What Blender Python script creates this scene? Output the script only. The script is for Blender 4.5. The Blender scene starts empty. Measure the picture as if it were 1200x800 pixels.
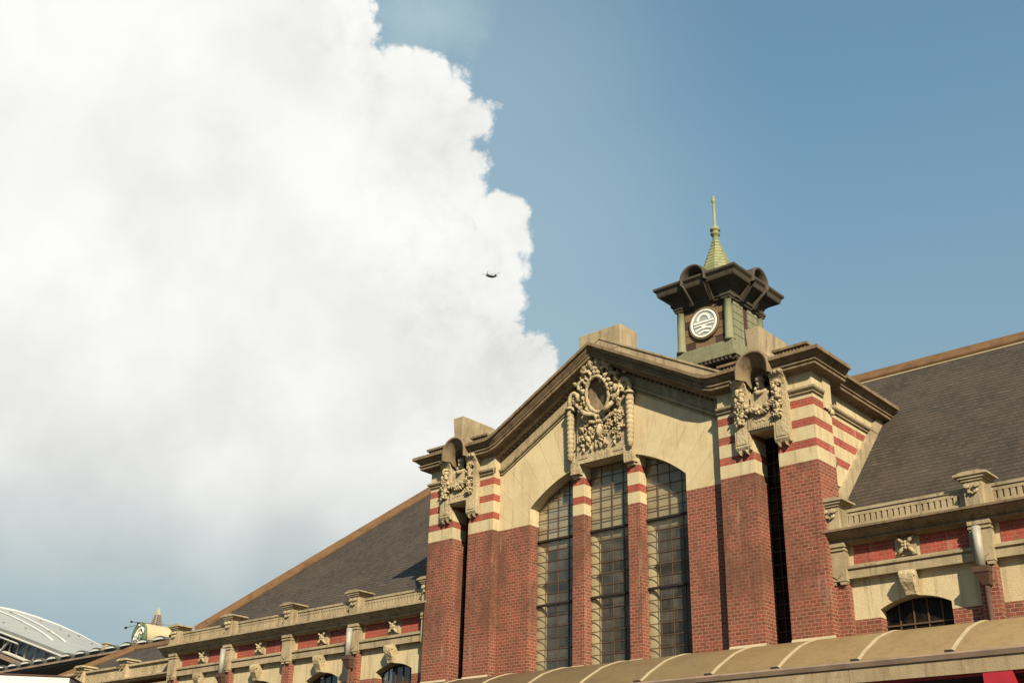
import bpy, bmesh, math, random
from mathutils import Vector, Matrix
random.seed(7)
S = bpy.context.scene
COL = S.collection

# ------------------------------------------------------------------ camera
CAMP = Vector((17.0773, -22.27, 1.6))
YAW, PIT, ROL, FPX = 0.74000, 0.42660, 0.02700, 1358.086
_fw = Vector((-math.sin(YAW)*math.cos(PIT), math.cos(YAW)*math.cos(PIT), math.sin(PIT)))
_r0 = Vector((math.cos(YAW), math.sin(YAW), 0)); _u0 = _r0.cross(_fw)
_rt = _r0*math.cos(ROL) + _u0*math.sin(ROL); _up = -_r0*math.sin(ROL) + _u0*math.cos(ROL)
cam = bpy.data.cameras.new('camera'); camo = bpy.data.objects.new('camera', cam); COL.objects.link(camo)
camo.matrix_world = Matrix(((_rt.x, _up.x, -_fw.x, CAMP.x), (_rt.y, _up.y, -_fw.y, CAMP.y), (_rt.z, _up.z, -_fw.z, CAMP.z), (0, 0, 0, 1)))
cam.sensor_width = 36; cam.lens = FPX/1200*36; cam.clip_start = .1; cam.clip_end = 9000
S.camera = camo
def ray(u, v): return (_fw*FPX + _rt*(u-600) + _up*(400-v)).normalized()
def on(u, v, **k):                       # survey: where a line of sight meets a known plane
    a, val = list(k.items())[0]; i = 'xyz'.index(a); d = ray(u, v)
    return CAMP + d*((val-CAMP[i])/d[i])

# ------------------------------------------------------------------ light
SUNV = Vector((1.33, -1.0, 1.06)).normalized()
sun = bpy.data.lights.new('sun', 'SUN'); sun.energy = 5.0; sun.angle = math.radians(.53); sun.color = (1, .86, .62)
suno = bpy.data.objects.new('sun', sun); COL.objects.link(suno)
suno.rotation_euler = SUNV.to_track_quat('Z', 'Y').to_euler()
S.view_settings.view_transform = 'Standard'; S.view_settings.look = 'None'
S.view_settings.exposure = 0.84; S.view_settings.gamma = 1.0; S.view_settings.use_curve_mapping = False
S.cycles.max_bounces = 6; S.cycles.transparent_max_bounces = 8

W = bpy.data.worlds.new('World'); S.world = W; W.use_nodes = True
class NT:
    def __init__(s, tree): s.t = tree; tree.nodes.clear()
    def n(s, typ, **k):
        nd = s.t.nodes.new(typ)
        for a, b in k.items(): setattr(nd, a, b)
        return nd
    def put(s, sock, v):
        if v is None: return
        if hasattr(v, 'is_linked') or hasattr(v, 'links'): s.t.links.new(v, sock)
        else:
            if sock.type == 'RGBA' and len(v) == 3: v = (*v, 1)
            sock.default_value = v
    def m(s, op, a, b=None, c=None, clamp=False):
        nd = s.n('ShaderNodeMath', operation=op, use_clamp=clamp)
        for i, x in enumerate((a, b, c)): s.put(nd.inputs[i], x)
        return nd.outputs[0]
    def vm(s, op, a, b=None):
        nd = s.n('ShaderNodeVectorMath', operation=op); s.put(nd.inputs[0], a); s.put(nd.inputs[1], b)
        return nd.outputs['Value'] if op in ('DISTANCE', 'DOT_PRODUCT', 'LENGTH') else nd.outputs[0]
    def mix(s, f, a, b, blend='MIX'):
        nd = s.n('ShaderNodeMix', data_type='RGBA', blend_type=blend)
        s.put(nd.inputs[0], f); s.put(nd.inputs[6], a); s.put(nd.inputs[7], b); return nd.outputs[2]
    def noise(s, vec, scale, detail=4, rough=.55):
        nd = s.n('ShaderNodeTexNoise'); s.put(nd.inputs['Vector'], vec); s.put(nd.inputs['Scale'], float(scale))
        s.put(nd.inputs['Detail'], float(detail)); s.put(nd.inputs['Roughness'], rough); return nd.outputs['Fac']
    def ramp(s, v, lo, hi, a=0., b=1., smooth=True):
        nd = s.n('ShaderNodeMapRange', interpolation_type='SMOOTHSTEP' if smooth else 'LINEAR')
        for i, x in enumerate((v, lo, hi, a, b)): s.put(nd.inputs[i], x)
        return nd.outputs[0]
    def sep(s, v): nd = s.n('ShaderNodeSeparateXYZ'); s.put(nd.inputs[0], v); return nd.outputs
    def comb(s, x, y, z=0.):
        nd = s.n('ShaderNodeCombineXYZ')
        for i, q in enumerate((x, y, z)): s.put(nd.inputs[i], q)
        return nd.outputs[0]

# sky: Nishita air plus one big cumulus, laid out by world direction
N = NT(W.node_tree)
sky = N.n('ShaderNodeTexSky', sky_type='NISHITA'); sky.sun_disc = False
sky.sun_elevation = math.asin(SUNV.z); sky.sun_rotation = math.atan2(SUNV.x, SUNV.y)
sky.air_density = 1.0; sky.dust_density = 1.2; sky.ozone_density = 1.0
tc = N.n('ShaderNodeTexCoord').outputs['Generated']
SKY_STR = .12
gam = N.n('ShaderNodeGamma'); gam.inputs[1].default_value = .62
N.put(gam.inputs[0], N.mix(1., sky.outputs[0], (.85*SKY_STR, 1.12*SKY_STR, .92*SKY_STR), 'MULTIPLY'))
dz = N.sep(tc)
base = N.mix(1., gam.outputs[0], (0.372, 0.448, 0.535), 'MULTIPLY')
base = N.mix(N.ramp(dz[2], .15, .62, .95, 0.), base, (0.16, 0.217, 0.236))
A = lambda px: px/1420.
def vor(scale, detail, vec):
    v = N.n('ShaderNodeTexVoronoi', feature='F1'); v.normalize = True
    for k, x in (('Vector', vec), ('Scale', scale), ('Detail', detail), ('Roughness', .60), ('Lacunarity', 2.3)): N.put(v.inputs[k], x)
    return v.outputs['Distance']
wobv = N.n('ShaderNodeTexNoise'); N.put(wobv.inputs['Vector'], tc); N.put(wobv.inputs['Scale'], 16.); N.put(wobv.inputs['Detail'], 3.)
wv = N.vm('ADD', tc, N.vm('MULTIPLY', N.vm('SUBTRACT', wobv.outputs['Color'], (.5, .5, .5)), (.035,)*3))
bil = vor(22., 4., wv)
wob = N.noise(tc, 6.5, 5)
F = None
for (u, v, r) in [(100, 80, 335), (290, 200, 215), (300, 60, 118), (478, 150, 92), (556, 140, 34), (555, 190, 26), (475, 225, 100), (592, 262, 44), (540, 335, 78), (530, 440, 110), (612, 430, 48), (300, 430, 270), (60, 380, 330), (560, 560, 130), (330, 640, 260), (0, 640, 260)]:
    e = N.m('SUBTRACT', A(r), N.vm('DISTANCE', tc, tuple(ray(u, v))))
    F = e if F is None else N.m('SMOOTH_MAX', F, e, A(7.))
F0 = F
F = N.m('ADD', F, N.m('MULTIPLY', N.m('SUBTRACT', .30, bil), A(84.)))
F = N.m('ADD', F, N.m('MULTIPLY', N.m('SUBTRACT', wob, .5), A(30.)))
dz = N.sep(tc)
# the base of the cloud dissolves softly into haze; the flank toward the sun is crisp
hgt = N.m('ADD', dz[2], N.m('MULTIPLY', N.m('SUBTRACT', wob, .5), .08))
soft = N.ramp(hgt, .15, .315)
edge = N.ramp(F, A(-4.), A(8.))
mask = N.m('MULTIPLY', edge, soft)
wide = N.ramp(F0, A(-70.), A(60.))
low = N.m('MULTIPLY', N.ramp(F0, A(-330.), A(10.)), .42)
vd = N.m('SUBTRACT', A(98.), N.vm('DISTANCE', tc, tuple(ray(508, 18))))
wisp = N.m('MULTIPLY', N.ramp(N.m('ADD', vd, N.m('MULTIPLY', N.m('SUBTRACT', N.noise(tc, 15., 6, .6), .5), A(150.))), A(-50.), A(110.)), .8)
# broad grey bellies and soft hollows, a touch darker between the billows near the rim
n1 = N.noise(tc, 4.2, 5, .5)
n2 = N.noise(wv, 13., 4, .5)
shade = N.m('ADD', N.ramp(n1, .36, .58, .59, .675), N.ramp(n2, .3, .7, -.022, .022))
rim = N.ramp(F0, A(150.), A(10.))
shade = N.m('SUBTRACT', shade, N.m('MULTIPLY', N.m('MULTIPLY', N.ramp(bil, .2, .55), .10), rim))
shade = N.m('MULTIPLY', shade, N.ramp(hgt, .16, .40, .80, 1.))
cloudc = N.vm('MULTIPLY', N.comb(shade, shade, shade), (0.793, 0.793, 0.763))
veilc = N.mix(N.m('MAXIMUM', low, wisp), base, (0.259, 0.336, 0.359))
final = N.mix(mask, veilc, cloudc)
bg = N.n('ShaderNodeBackground'); N.put(bg.inputs[0], N.vm('MULTIPLY', final, (1/SKY_STR,)*3)); bg.inputs[1].default_value = SKY_STR
out = N.n('ShaderNodeOutputWorld'); N.t.links.new(bg.outputs[0], out.inputs[0])

# ------------------------------------------------------------------ materials
def mat(name, build, rough=.85, spec=.3, metal=0.):
    m = bpy.data.materials.new(name); m.use_nodes = True; n = NT(m.node_tree)
    b = n.n('ShaderNodeBsdfPrincipled'); o = n.n('ShaderNodeOutputMaterial'); n.t.links.new(b.outputs[0], o.inputs[0])
    b.inputs['Roughness'].default_value = rough; b.inputs['Specular IOR Level'].default_value = spec; b.inputs['Metallic'].default_value = metal
    g = n.n('ShaderNodeNewGeometry'); p = g.outputs['Position']
    c, h, dist = build(n, p, g)
    n.put(b.inputs['Base Color'], n.mix(1., c, (.88, .88, .88), 'MULTIPLY'))
    if h is not None:
        bp = n.n('ShaderNodeBump'); bp.inputs['Strength'].default_value = .6; bp.inputs['Distance'].default_value = dist
        n.put(bp.inputs['Height'], h); n.t.links.new(bp.outputs[0], b.inputs['Normal'])
    return m
def wallmap(n, p, g):
    q = n.sep(p); nx = n.m('ABSOLUTE', n.sep(g.outputs['True Normal'])[0]); f = n.m('GREATER_THAN', nx, .7)
    u = n.m('ADD', q[0], n.m('MULTIPLY', f, n.m('SUBTRACT', q[1], q[0])))
    return n.comb(u, q[2], 0.), q
def brickmat(c1, c2, mort, bw=.165, rh=.0785, ms=.0095, dark=(.095, .044, .027), amt=.95):
    def bld(n, p, g):
        v, q = wallmap(n, p, g)
        b = n.n('ShaderNodeTexBrick'); n.put(b.inputs['Vector'], v); n.put(b.inputs['Color1'], c1); n.put(b.inputs['Color2'], c2); n.put(b.inputs['Mortar'], mort)
        for k, x in (('Scale', 1.), ('Mortar Size', ms), ('Mortar Smooth', .3), ('Bias', 0.), ('Brick Width', bw), ('Row Height', rh)): n.put(b.inputs[k], x)
        big = n.ramp(n.noise(n.vm('MULTIPLY', p, (1.1, 1.1, .45)), 1.1, 6, .66), .44, .60, 0., amt)
        sp = n.ramp(n.noise(p, 7., 4, .7), .46, .66, 0., .55)
        big = n.m('MULTIPLY', big, n.ramp(n.m('ADD', q[2], n.m('MULTIPLY', n.noise(p, 1.6, 5, .6), 2.2)), 7.7, 8.7, .25, 1.))
        c = n.mix(big, b.outputs[0], n.mix(.75, b.outputs[0], dark))
        c = n.mix(sp, c, (.20, .10, .06))
        eff = n.ramp(n.noise(n.vm('MULTIPLY', p, (3.2, 3.2, .5)), 1.3, 6, .65), .57, .74, 0., .42)
        soot = n.ramp(n.noise(n.vm('MULTIPLY', p, (7., 7., .35)), 1.0, 5, .6), .56, .72, 0., .5)
        c = n.mix(soot, c, (.075, .04, .026))
        c = n.mix(eff, c, (.45, .32, .24))
        return c, n.m('ADD', n.m('MULTIPLY', b.outputs['Fac'], -1.), n.m('MULTIPLY', n.noise(p, 60., 2), .4)), .012
    return bld
def stonemat(c, grime, gamt=.7, streak=.5, light=None, bsc=38., bd=.012):
    def bld(n, p, g):
        n1 = n.ramp(n.noise(p, 1.7, 6, .62), .38, .66, 0., gamt)
        st = n.ramp(n.noise(n.vm('MULTIPLY', p, (5., 5., .55)), 1.6, 5, .6), .47, .72, 0., streak)
        col = n.mix(n1, c, n.mix(.5, c, grime)); col = n.mix(st, col, grime)
        if light: col = n.mix(n.ramp(n.noise(p, 3.1, 5, .6), .55, .75, 0., .5), col, light)
        fine = n.noise(p, bsc, 3)
        col = n.mix(n.ramp(fine, .3, .7, 0., .16), col, grime)
        return col, n.m('ADD', fine, n.m('MULTIPLY', n1, .4)), bd
    return bld
BRICK = mat('brick', brickmat((.255, .058, .036), (.14, .038, .025), (.30, .19, .13)), .9)
REDB = mat('red_brick_band', brickmat((.36, .058, .038), (.28, .046, .032), (.36, .19, .14), amt=.4, ms=.006), .9)
PLAST = mat('cream_plaster', stonemat((.53, .44, .275), (.24, .175, .10), .45, .55), .92)
STONE = mat('weathered_stone', stonemat((.38, .305, .195), (.11, .08, .046), .75, .65, (.44, .36, .24)), .92)
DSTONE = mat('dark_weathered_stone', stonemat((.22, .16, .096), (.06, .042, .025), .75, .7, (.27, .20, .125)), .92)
CARVE = mat('carved_stone', stonemat((.46, .375, .235), (.13, .09, .05), .7, .5, None, 15., .05), .92)
def vous(n, p, g):                                # ashlar-lined stucco: joints fan out from the arch centre
    q = n.sep(p); dx, dzz = q[0], n.m('SUBTRACT', q[2], 7.465)
    ang = n.m('ARCTAN2', dx, dzz); rad = n.m('SQRT', n.m('ADD', n.m('MULTIPLY', dx, dx), n.m('MULTIPLY', dzz, dzz)))
    b = n.n('ShaderNodeTexBrick'); n.put(b.inputs['Vector'], n.comb(n.m('MULTIPLY', ang, 3.9), rad, 0.)); n.put(b.inputs['Color1'], (.56, .465, .29)); n.put(b.inputs['Color2'], (.51, .415, .255)); n.put(b.inputs['Mortar'], (.45, .36, .215))
    for k, x in (('Scale', 1.), ('Mortar Size', .008), ('Mortar Smooth', .6), ('Bias', 0.), ('Brick Width', .44), ('Row Height', 3.0)): n.put(b.inputs[k], x)
    c = n.mix(n.ramp(n.noise(p, 1.4, 6, .65), .42, .64, 0., .35), b.outputs[0], (.36, .26, .135))
    st = n.ramp(n.noise(n.vm('MULTIPLY', p, (6., 6., .45)), 1.5, 5, .62), .52, .72, 0., .5)
    c = n.mix(st, c, (.27, .19, .10))
    f = n.noise(p, 34., 3)
    return c, n.m('SUBTRACT', f, b.outputs['Fac']), .01
VOUS = mat('ashlar_stucco', vous, .92)
def slateb(n, p, g):
    q = n.sep(p); f = n.m('GREATER_THAN', n.m('ABSOLUTE', n.sep(g.outputs['True Normal'])[0]), .55)
    u = n.m('ADD', q[0], n.m('MULTIPLY', f, n.m('SUBTRACT', q[1], q[0])))
    zw = n.m('ADD', q[2], n.m('MULTIPLY', n.m('SUBTRACT', n.noise(n.vm('MULTIPLY', p, (1., .3, .3)), 1.6, 4, .6), .5), .085))
    zw = n.m('ADD', zw, n.m('MULTIPLY', n.m('SUBTRACT', n.noise(p, 9., 2, .6), .5), .022))
    RH = .112
    b = n.n('ShaderNodeTexBrick'); n.put(b.inputs['Vector'], n.comb(u, zw, 0.)); n.put(b.inputs['Color1'], (.062, .048, .038)); n.put(b.inputs['Color2'], (.040, .032, .026)); n.put(b.inputs['Mortar'], (.024, .019, .016))
    for k, x in (('Scale', 1.), ('Mortar Size', .004), ('Mortar Smooth', .6), ('Bias', 0.), ('Brick Width', .13), ('Row Height', RH)): n.put(b.inputs[k], x)
    c = n.mix(n.ramp(n.noise(p, .9, 6, .65), .42, .62, 0., .5), b.outputs[0], (.078, .060, .046))
    c = n.mix(n.ramp(n.noise(n.vm('MULTIPLY', p, (1., 1., 6.)), 2.2, 5, .7), .57, .70, 0., .6), c, (.12, .095, .075))
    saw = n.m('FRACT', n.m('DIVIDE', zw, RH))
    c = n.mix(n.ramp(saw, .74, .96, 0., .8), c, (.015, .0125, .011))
    return c, n.m('ADD', n.m('MULTIPLY', saw, -1.), n.m('MULTIPLY', b.outputs['Fac'], -.7)), .035
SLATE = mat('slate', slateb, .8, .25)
def flat(c, d=.25, sc=3., bump=None):
    def bld(n, p, g):
        dk = tuple(x*.45 for x in c)
        col = n.mix(n.ramp(n.noise(p, sc, 5, .6), .4, .7, 0., d*2), c, dk)
        return col, (n.noise(p, 25., 3) if bump else None), bump or .01
    return bld
RIDGE = mat('ridge_metal', flat((.155, .085, .038), .3), .6)
COPPER = mat('green_copper', stonemat((.22, .22, .135), (.10, .095, .055), .6, .6), .7)
SPIRE = mat('verdigris_spire', stonemat((.27, .285, .145), (.10, .115, .06), .7, .7, (.34, .34, .19)), .65)
EAVES = mat('turret_eaves_metal', stonemat((.072, .058, .040), (.024, .021, .016), .5, .5), .75)
TBR = mat('turret_tan_block', stonemat((.19, .125, .066), (.09, .06, .035), .5, .4), .9)
TDK = mat('turret_dark_block', stonemat((.062, .032, .028), (.035, .022, .018), .5, .4), .9)
WHITE = mat('white_enamel', flat((.80, .79, .74), .06), .5)
GREYEN = mat('grey_enamel', flat((.33, .36, .35), .1), .5)
FRAME = mat('window_bar_metal', flat((.10, .055, .028), .2), .6)
BLACKM = mat('dark_transom', flat((.022, .017, .014), .1), .7)
CANOPY = mat('tan_canopy_sheet', stonemat((.225, .16, .08), (.12, .08, .04), .5, .35, (.27, .20, .11), 30., .004), .5, .35)
RIBM = mat('pale_canopy_rib', flat((.43, .355, .235), .15), .5)
GUTT = mat('gutter_grey_brown', flat((.26, .185, .135), .3, 2.), .6)
FASC = mat('fascia_concrete', stonemat((.33, .255, .16), (.17, .12, .07), .5, .6, (.46, .38, .26)), .9)
REDP = mat('red_paint', flat((.36, .022, .035), .15), .5)
DARK = mat('dark_underside', flat((.03, .022, .02), .1), .9)
PIPE = mat('galvanised_pipe', flat((.34, .32, .28), .2, 6.), .6, .4, .1)
RUST = mat('rusty_hopper', flat((.085, .045, .03), .3, 8.), .8)
BLIND = mat('brown_blind', flat((.058, .048, .038), .15, 2.), .9)
LINING = mat('pale_window_lining', flat((.62, .54, .38), .1), .9)
GREY = mat('grey_roof_sheet', flat((.30, .315, .31), .10, .2), .5)
WHITEM = mat('white_steel', flat((.58, .58, .57), .14, .3), .55)
BLUEG = mat('blue_grey_glazing', flat((.14, .16, .19), .2, .3), .2, .5)
GREEN = mat('green_sign', flat((.115, .165, .10), .2, 2.), .6)
CREAM = mat('cream_metal_sheet', flat((.42, .345, .215), .15, .6), .7)
OLIVE = mat('dark_olive_sheet', flat((.075, .08, .065), .3, .5), .7)
CHOP = mat('military_drab', flat((.035, .033, .024), .1), .6)
ASPH = mat('asphalt', stonemat((.05, .05, .05), (.03, .03, .03), .5, .0), .95)
PAVE = mat('paving_stone', stonemat((.10, .092, .08), (.06, .053, .045), .5, .0), .95)
def glassmat(name, tint, dirt, da, refl=.10):
    m = bpy.data.materials.new(name); m.use_nodes = True; n = NT(m.node_tree)
    tr = n.n('ShaderNodeBsdfTransparent'); n.put(tr.inputs[0], tint)
    gl = n.n('ShaderNodeBsdfGlossy'); gl.inputs['Roughness'].default_value = .04; n.put(gl.inputs[0], (.9, .9, .9))
    df = n.n('ShaderNodeBsdfDiffuse'); n.put(df.inputs[0], dirt)
    gg = n.n('ShaderNodeNewGeometry'); p = gg.outputs['Position']; q = n.sep(p)
    wn = n.n('ShaderNodeTexWhiteNoise', noise_dimensions='3D')
    n.put(wn.inputs['Vector'], n.comb(n.m('FLOOR', n.m('DIVIDE', n.m('ADD', q[0], .69), .345)), n.m('FLOOR', n.m('DIVIDE', n.m('SUBTRACT', q[2], 9.40), .2783)), 0.))
    n.put(gl.inputs['Normal'], n.vm('NORMALIZE', n.vm('ADD', gg.outputs['Normal'], n.vm('MULTIPLY', n.vm('SUBTRACT', wn.outputs['Color'], (.5, .5, .5)), (.10, .0, .10)))))
    da = n.m('MULTIPLY', n.ramp(wn.outputs['Value'], 0., 1., .55, 1.5), da)
    m1 = n.n('ShaderNodeMixShader'); n.put(m1.inputs[0], n.m('MULTIPLY', n.ramp(n.noise(p, 2.5, 5, .6), .3, .75, .5, 1.4), da)); n.t.links.new(tr.outputs[0], m1.inputs[1]); n.t.links.new(df.outputs[0], m1.inputs[2])
    fr = n.n('ShaderNodeFresnel'); fr.inputs[0].default_value = 1.45
    m2 = n.n('ShaderNodeMixShader'); n.put(m2.inputs[0], n.m('MULTIPLY', fr.outputs[0], refl)); n.t.links.new(m1.outputs[0], m2.inputs[1]); n.t.links.new(gl.outputs[0], m2.inputs[2])
    o = n.n('ShaderNodeOutputMaterial'); n.t.links.new(m2.outputs[0], o.inputs[0]); return m
GLASS = glassmat('dusty_glass', (.72, .71, .66), (.17, .155, .125), .18, .42)
DGLASS = glassmat('dark_glass', (.30, .30, .30), (.045, .035, .028), .25, .13)

# ------------------------------------------------------------------ mesh builder
class MB:
    def __init__(s): s.v = []; s.f = []; s.smooth = set()
    def add(s, vs, fs, smooth=False):
        o = len(s.v); s.v += [tuple(x) for x in vs]
        for f in fs:
            if smooth: s.smooth.add(len(s.f))
            s.f.append([i+o for i in f])
        return s
    def box(s, x0, x1, y0, y1, z0, z1):
        vs = [(x, y, z) for x in (x0, x1) for y in (y0, y1) for z in (z0, z1)]
        return s.add(vs, [(0, 1, 3, 2), (4, 6, 7, 5), (0, 4, 5, 1), (2, 3, 7, 6), (0, 2, 6, 4), (1, 5, 7, 3)])
    def hexa(s, a, b):                   # two quads, bottom ring a and top ring b
        return s.add(list(a)+list(b), [(0, 1, 2, 3), (4, 5, 6, 7)]+[(i, (i+1) % 4, 4+(i+1) % 4, 4+i) for i in range(4)])
    def prism(s, poly, ax, a, b, smooth=False):  # poly of (p,q) pushed along an axis from a to b
        n = len(poly)
        def pt(p, q, t): return {'x': (t, p, q), 'y': (p, t, q), 'z': (p, q, t)}[ax]
        vs = [pt(p, q, a) for p, q in poly]+[pt(p, q, b) for p, q in poly]
        s.add(vs, [tuple(range(n)), tuple(range(n, 2*n))])
        o = len(s.v)-2*n
        for i in range(n):
            j = (i+1) % n
            if smooth: s.smooth.add(len(s.f))
            s.f.append([o+i, o+j, o+n+j, o+n+i])
        return s
    def loft(s, rows, closed=False, caps=False, smooth=False):
        m = len(rows[0]); vs = [p for r in rows for p in r]; fs = []
        for i in range(len(rows)-1):
            for j in range(m if closed else m-1):
                k = (j+1) % m; fs.append((i*m+j, i*m+k, (i+1)*m+k, (i+1)*m+j))
        s.add(vs, fs, smooth)
        if caps and closed:
            o = len(s.v)-len(vs); s.f.append([o+i for i in range(m)]); s.f.append([o+(len(rows)-1)*m+i for i in range(m)])
        return s
    def lathe(s, prof, c, seg=14, smooth=True, axis='z', a0=0., rot=0.):
        rows = []
        for r, h in prof:
            row = []
            for k in range(seg):
                t = 2*math.pi*k/seg+rot; x, y = r*math.cos(t), r*math.sin(t)
                row.append({'z': (c[0]+x, c[1]+y, c[2]+h), 'y': (c[0]+x, c[1]+h, c[2]+y), 'x': (c[0]+h, c[1]+x, c[2]+y)}[axis])
            rows.append(row)
        return s.loft(rows, True, True, smooth)
    def ball(s, c, r, sc=(1, 1, 1), seg=9, rings=6):
        rows = []
        for i in range(rings+1):
            t = math.pi*i/rings
            rr = max(math.sin(t), .02)
            rows.append([(c[0]+r*sc[0]*rr*math.cos(2*math.pi*k/seg), c[1]+r*sc[1]*rr*math.sin(2*math.pi*k/seg), c[2]-r*sc[2]*math.cos(t)) for k in range(seg)])
        return s.loft(rows, True, True, True)
    def tube(s, pts, r, seg=7, flat=(1, 1)):
        pts = [Vector(p) for p in pts]; n = len(pts); rows = []
        rr = r if isinstance(r, (list, tuple)) else [r]*n
        ref = Vector((0, -1, 0))
        for i, p in enumerate(pts):
            t = (pts[min(i+1, n-1)]-pts[max(i-1, 0)]).normalized()
            a = t.cross(ref)
            if a.length < .05: a = t.cross(Vector((1, 0, 0)))
            a.normalize(); b = a.cross(t)
            rows.append([p+a*rr[i]*flat[0]*math.cos(2*math.pi*k/seg)+b*rr[i]*flat[1]*math.sin(2*math.pi*k/seg) for k in range(seg)])
        return s.loft(rows, True, True, True)
    def bar(s, p, q, w, h=None):
        p, q = Vector(p), Vector(q); h = h or w; t = (q-p).normalized()
        a = t.cross(Vector((0, 0, 1)))
        if a.length < .05: a = Vector((1, 0, 0))
        a.normalize(); b = a.cross(t)
        rg = lambda c: [c+a*w/2*i+b*h/2*j for i, j in ((-1, -1), (1, -1), (1, 1), (-1, 1))]
        return s.hexa(rg(p), rg(q))
    def pieces(s, name, m, parent=None):            # every separate piece becomes an object of its own
        par = list(range(len(s.v)))
        def fd(i):
            while par[i] != i: par[i] = par[par[i]]; i = par[i]
            return i
        for f in s.f:
            for i in f[1:]: par[fd(i)] = fd(f[0])
        gr = {}
        for k, f in enumerate(s.f): gr.setdefault(fd(f[0]), []).append(k)
        out = []
        for ks in gr.values():
            mb = MB(); idx = {}
            for k in ks:
                for i in s.f[k]:
                    if i not in idx: idx[i] = len(mb.v); mb.v.append(s.v[i])
                if k in s.smooth: mb.smooth.add(len(mb.f))
                mb.f.append([idx[i] for i in s.f[k]])
            out.append(mb.build(name, m, parent))
        return out
    def leaf(s, p, d, l, w, lift=.05):               # a creased pointed leaf lying near a wall that faces -y
        p = Vector(p); d = Vector(d).normalized(); a = d.cross(Vector((0, 1, 0))).normalized(); o = Vector((0, -1, 0))
        c = [p, p+d*l*.35+a*w+o*lift*.3, p+d*l*.75+a*w*.55+o*lift*.5, p+d*l+o*lift*.3, p+d*l*.75-a*w*.55+o*lift*.5, p+d*l*.35-a*w+o*lift*.3, p+d*l*.45+o*lift*1.5, p+d*l*.5+Vector((0, .03, 0))]
        return s.add(c, [(0, 1, 6), (1, 2, 6), (2, 3, 6), (3, 4, 6), (4, 5, 6), (5, 0, 6)]+[(1, 0, 7), (2, 1, 7), (3, 2, 7), (4, 3, 7), (5, 4, 7), (0, 5, 7)])
    def build(s, name, m, parent=None, bevel=0.):
        me = bpy.data.meshes.new(name); me.from_pydata(s.v, [], s.f)
        me.polygons.foreach_set('use_smooth', [i in s.smooth for i in range(len(s.f))])
        bm = bmesh.new(); bm.from_mesh(me); bmesh.ops.recalc_face_normals(bm, faces=bm.faces); bm.to_mesh(me); bm.free()
        me.materials.append(m); o = bpy.data.objects.new(name, me); COL.objects.link(o)
        if parent: o.parent = parent; o.matrix_parent_inverse = parent.matrix_world.inverted()
        if bevel:
            md = o.modifiers.new('bevel', 'BEVEL'); md.width = bevel; md.segments = 2; md.limit_method = 'ANGLE'
        return o
def thing(name, label, cat, loc=(0, 0, 0), group=None):
    o = bpy.data.objects.new(name, None); COL.objects.link(o); o.location = loc
    o.matrix_world = Matrix.Translation(Vector(loc)); o['label'] = label; o['category'] = cat
    if group: o['group'] = group
    return o
def struct(o): o['kind'] = 'structure'; return o
def lerp(a, b, t): return a+(b-a)*t

# ------------------------------------------------------------------ ground
g = MB(); g.box(-2500, 2500, -2500, 2500, -1., 0.); struct(g.build('ground', ASPH))
g = MB(); g.box(-45, 45, -9, 30, .004, .13); struct(g.build('pavement', PAVE))

# ================================================================== STATION
ST = thing('station_building', 'long red brick railway station with cream stone gable, twin pavilions and grey slate roof', 'building')
X1, X2, XA, XB, YP = 6.0, 3.548, 4.454, 5.059, -.245
ZB = 9.815                                        # where the brick stops
R1, R2, R3 = (11.08, 11.262), (10.612, 10.798), (10.117, 10.303)
SPR, ARZ, ARR = 10.245, 7.465, 3.705              # arch of the great window
def rake(x): return 1.87*max(0., 1-abs(x)/3.45)   # rise of the gable above the pavilion cornice

# --- gable wall
gb = MB()
for s in (-1, 1): gb.box(min(s*2.447, s*3.56), max(s*2.447, s*3.56), 0, .35, 0, ZB)
GW = gb.build('gable_wall', BRICK, ST)
gp = MB()
xs = [-3.56, -3.45, -3., -2.447]; col = [(x, ZB, 12.05+rake(x)) for x in xs]
xa = [-2.447+4.894*i/36 for i in range(37)]
cola = [(x, ARZ+math.sqrt(ARR**2-x*x), 12.05+rake(x)) for x in xa]
if True:
    for seq in (col, cola, [(-x, a, b) for x, a, b in reversed(col)]):
        rows = [[(x, 0, a), (x, 0, b), (x, .35, b), (x, .35, a)] for x, a, b in seq]
        gp.loft(rows, True, True)
gp.build('plaster_field', VOUS, GW)
# a few mason's joints fanning from the arch, very shallow ribs of stucco
# --- band moulding under the frieze and main cornice, one run over pavilions and gable
HW = .44                                           # half width of each hood, where the cornice is broken
PROF = [(.0, 11.86), (.05, 11.865), (.08, 11.905), (.235, 11.915), (.245, 11.925), (.245, 12.0), (.28, 12.003), (.28, 12.035), (.245, 12.04), (.245, 12.065), (.275, 12.09), (.33, 12.14), (.35, 12.18), (.415, 12.185), (.415, 12.27), (-.10, 12.33)]
BAND = [(-.05, 11.375), (.055, 11.375), (.06, 11.40), (.02, 11.405), (.02, 11.44), (.08, 11.445), (.105, 11.47), (.11, 11.515), (-.05, 11.55)]
def sweep(mb, prof, stations):
    rows = []
    for st in stations: rows.append([st(o, z) for o, z in prof])
    mb.loft(rows, True, True)
fr = lambda x, up=0.: (lambda o, z: (x, YP-o, z+up))
crn = lambda s, xx=X1: (lambda o, z: (s*(xx+o), YP-o, z))
sid = lambda s, y, xx=X1: (lambda o, z: (s*(xx+o), y, z))
gc = MB()
for s in (-1, 1): sweep(gc, PROF, [sid(s, .95), crn(s), fr(s*(4.757+HW))])
sweep(gc, PROF, [fr(-(4.757-HW)), fr(-3.62), fr(-3.52, .01), fr(-3.42, .045), fr(-3.30, rake(3.30)), fr(0, 1.87), fr(3.30, rake(3.30)), fr(3.42, .045), fr(3.52, .01), fr(3.62), fr(4.757-HW)])
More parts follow.
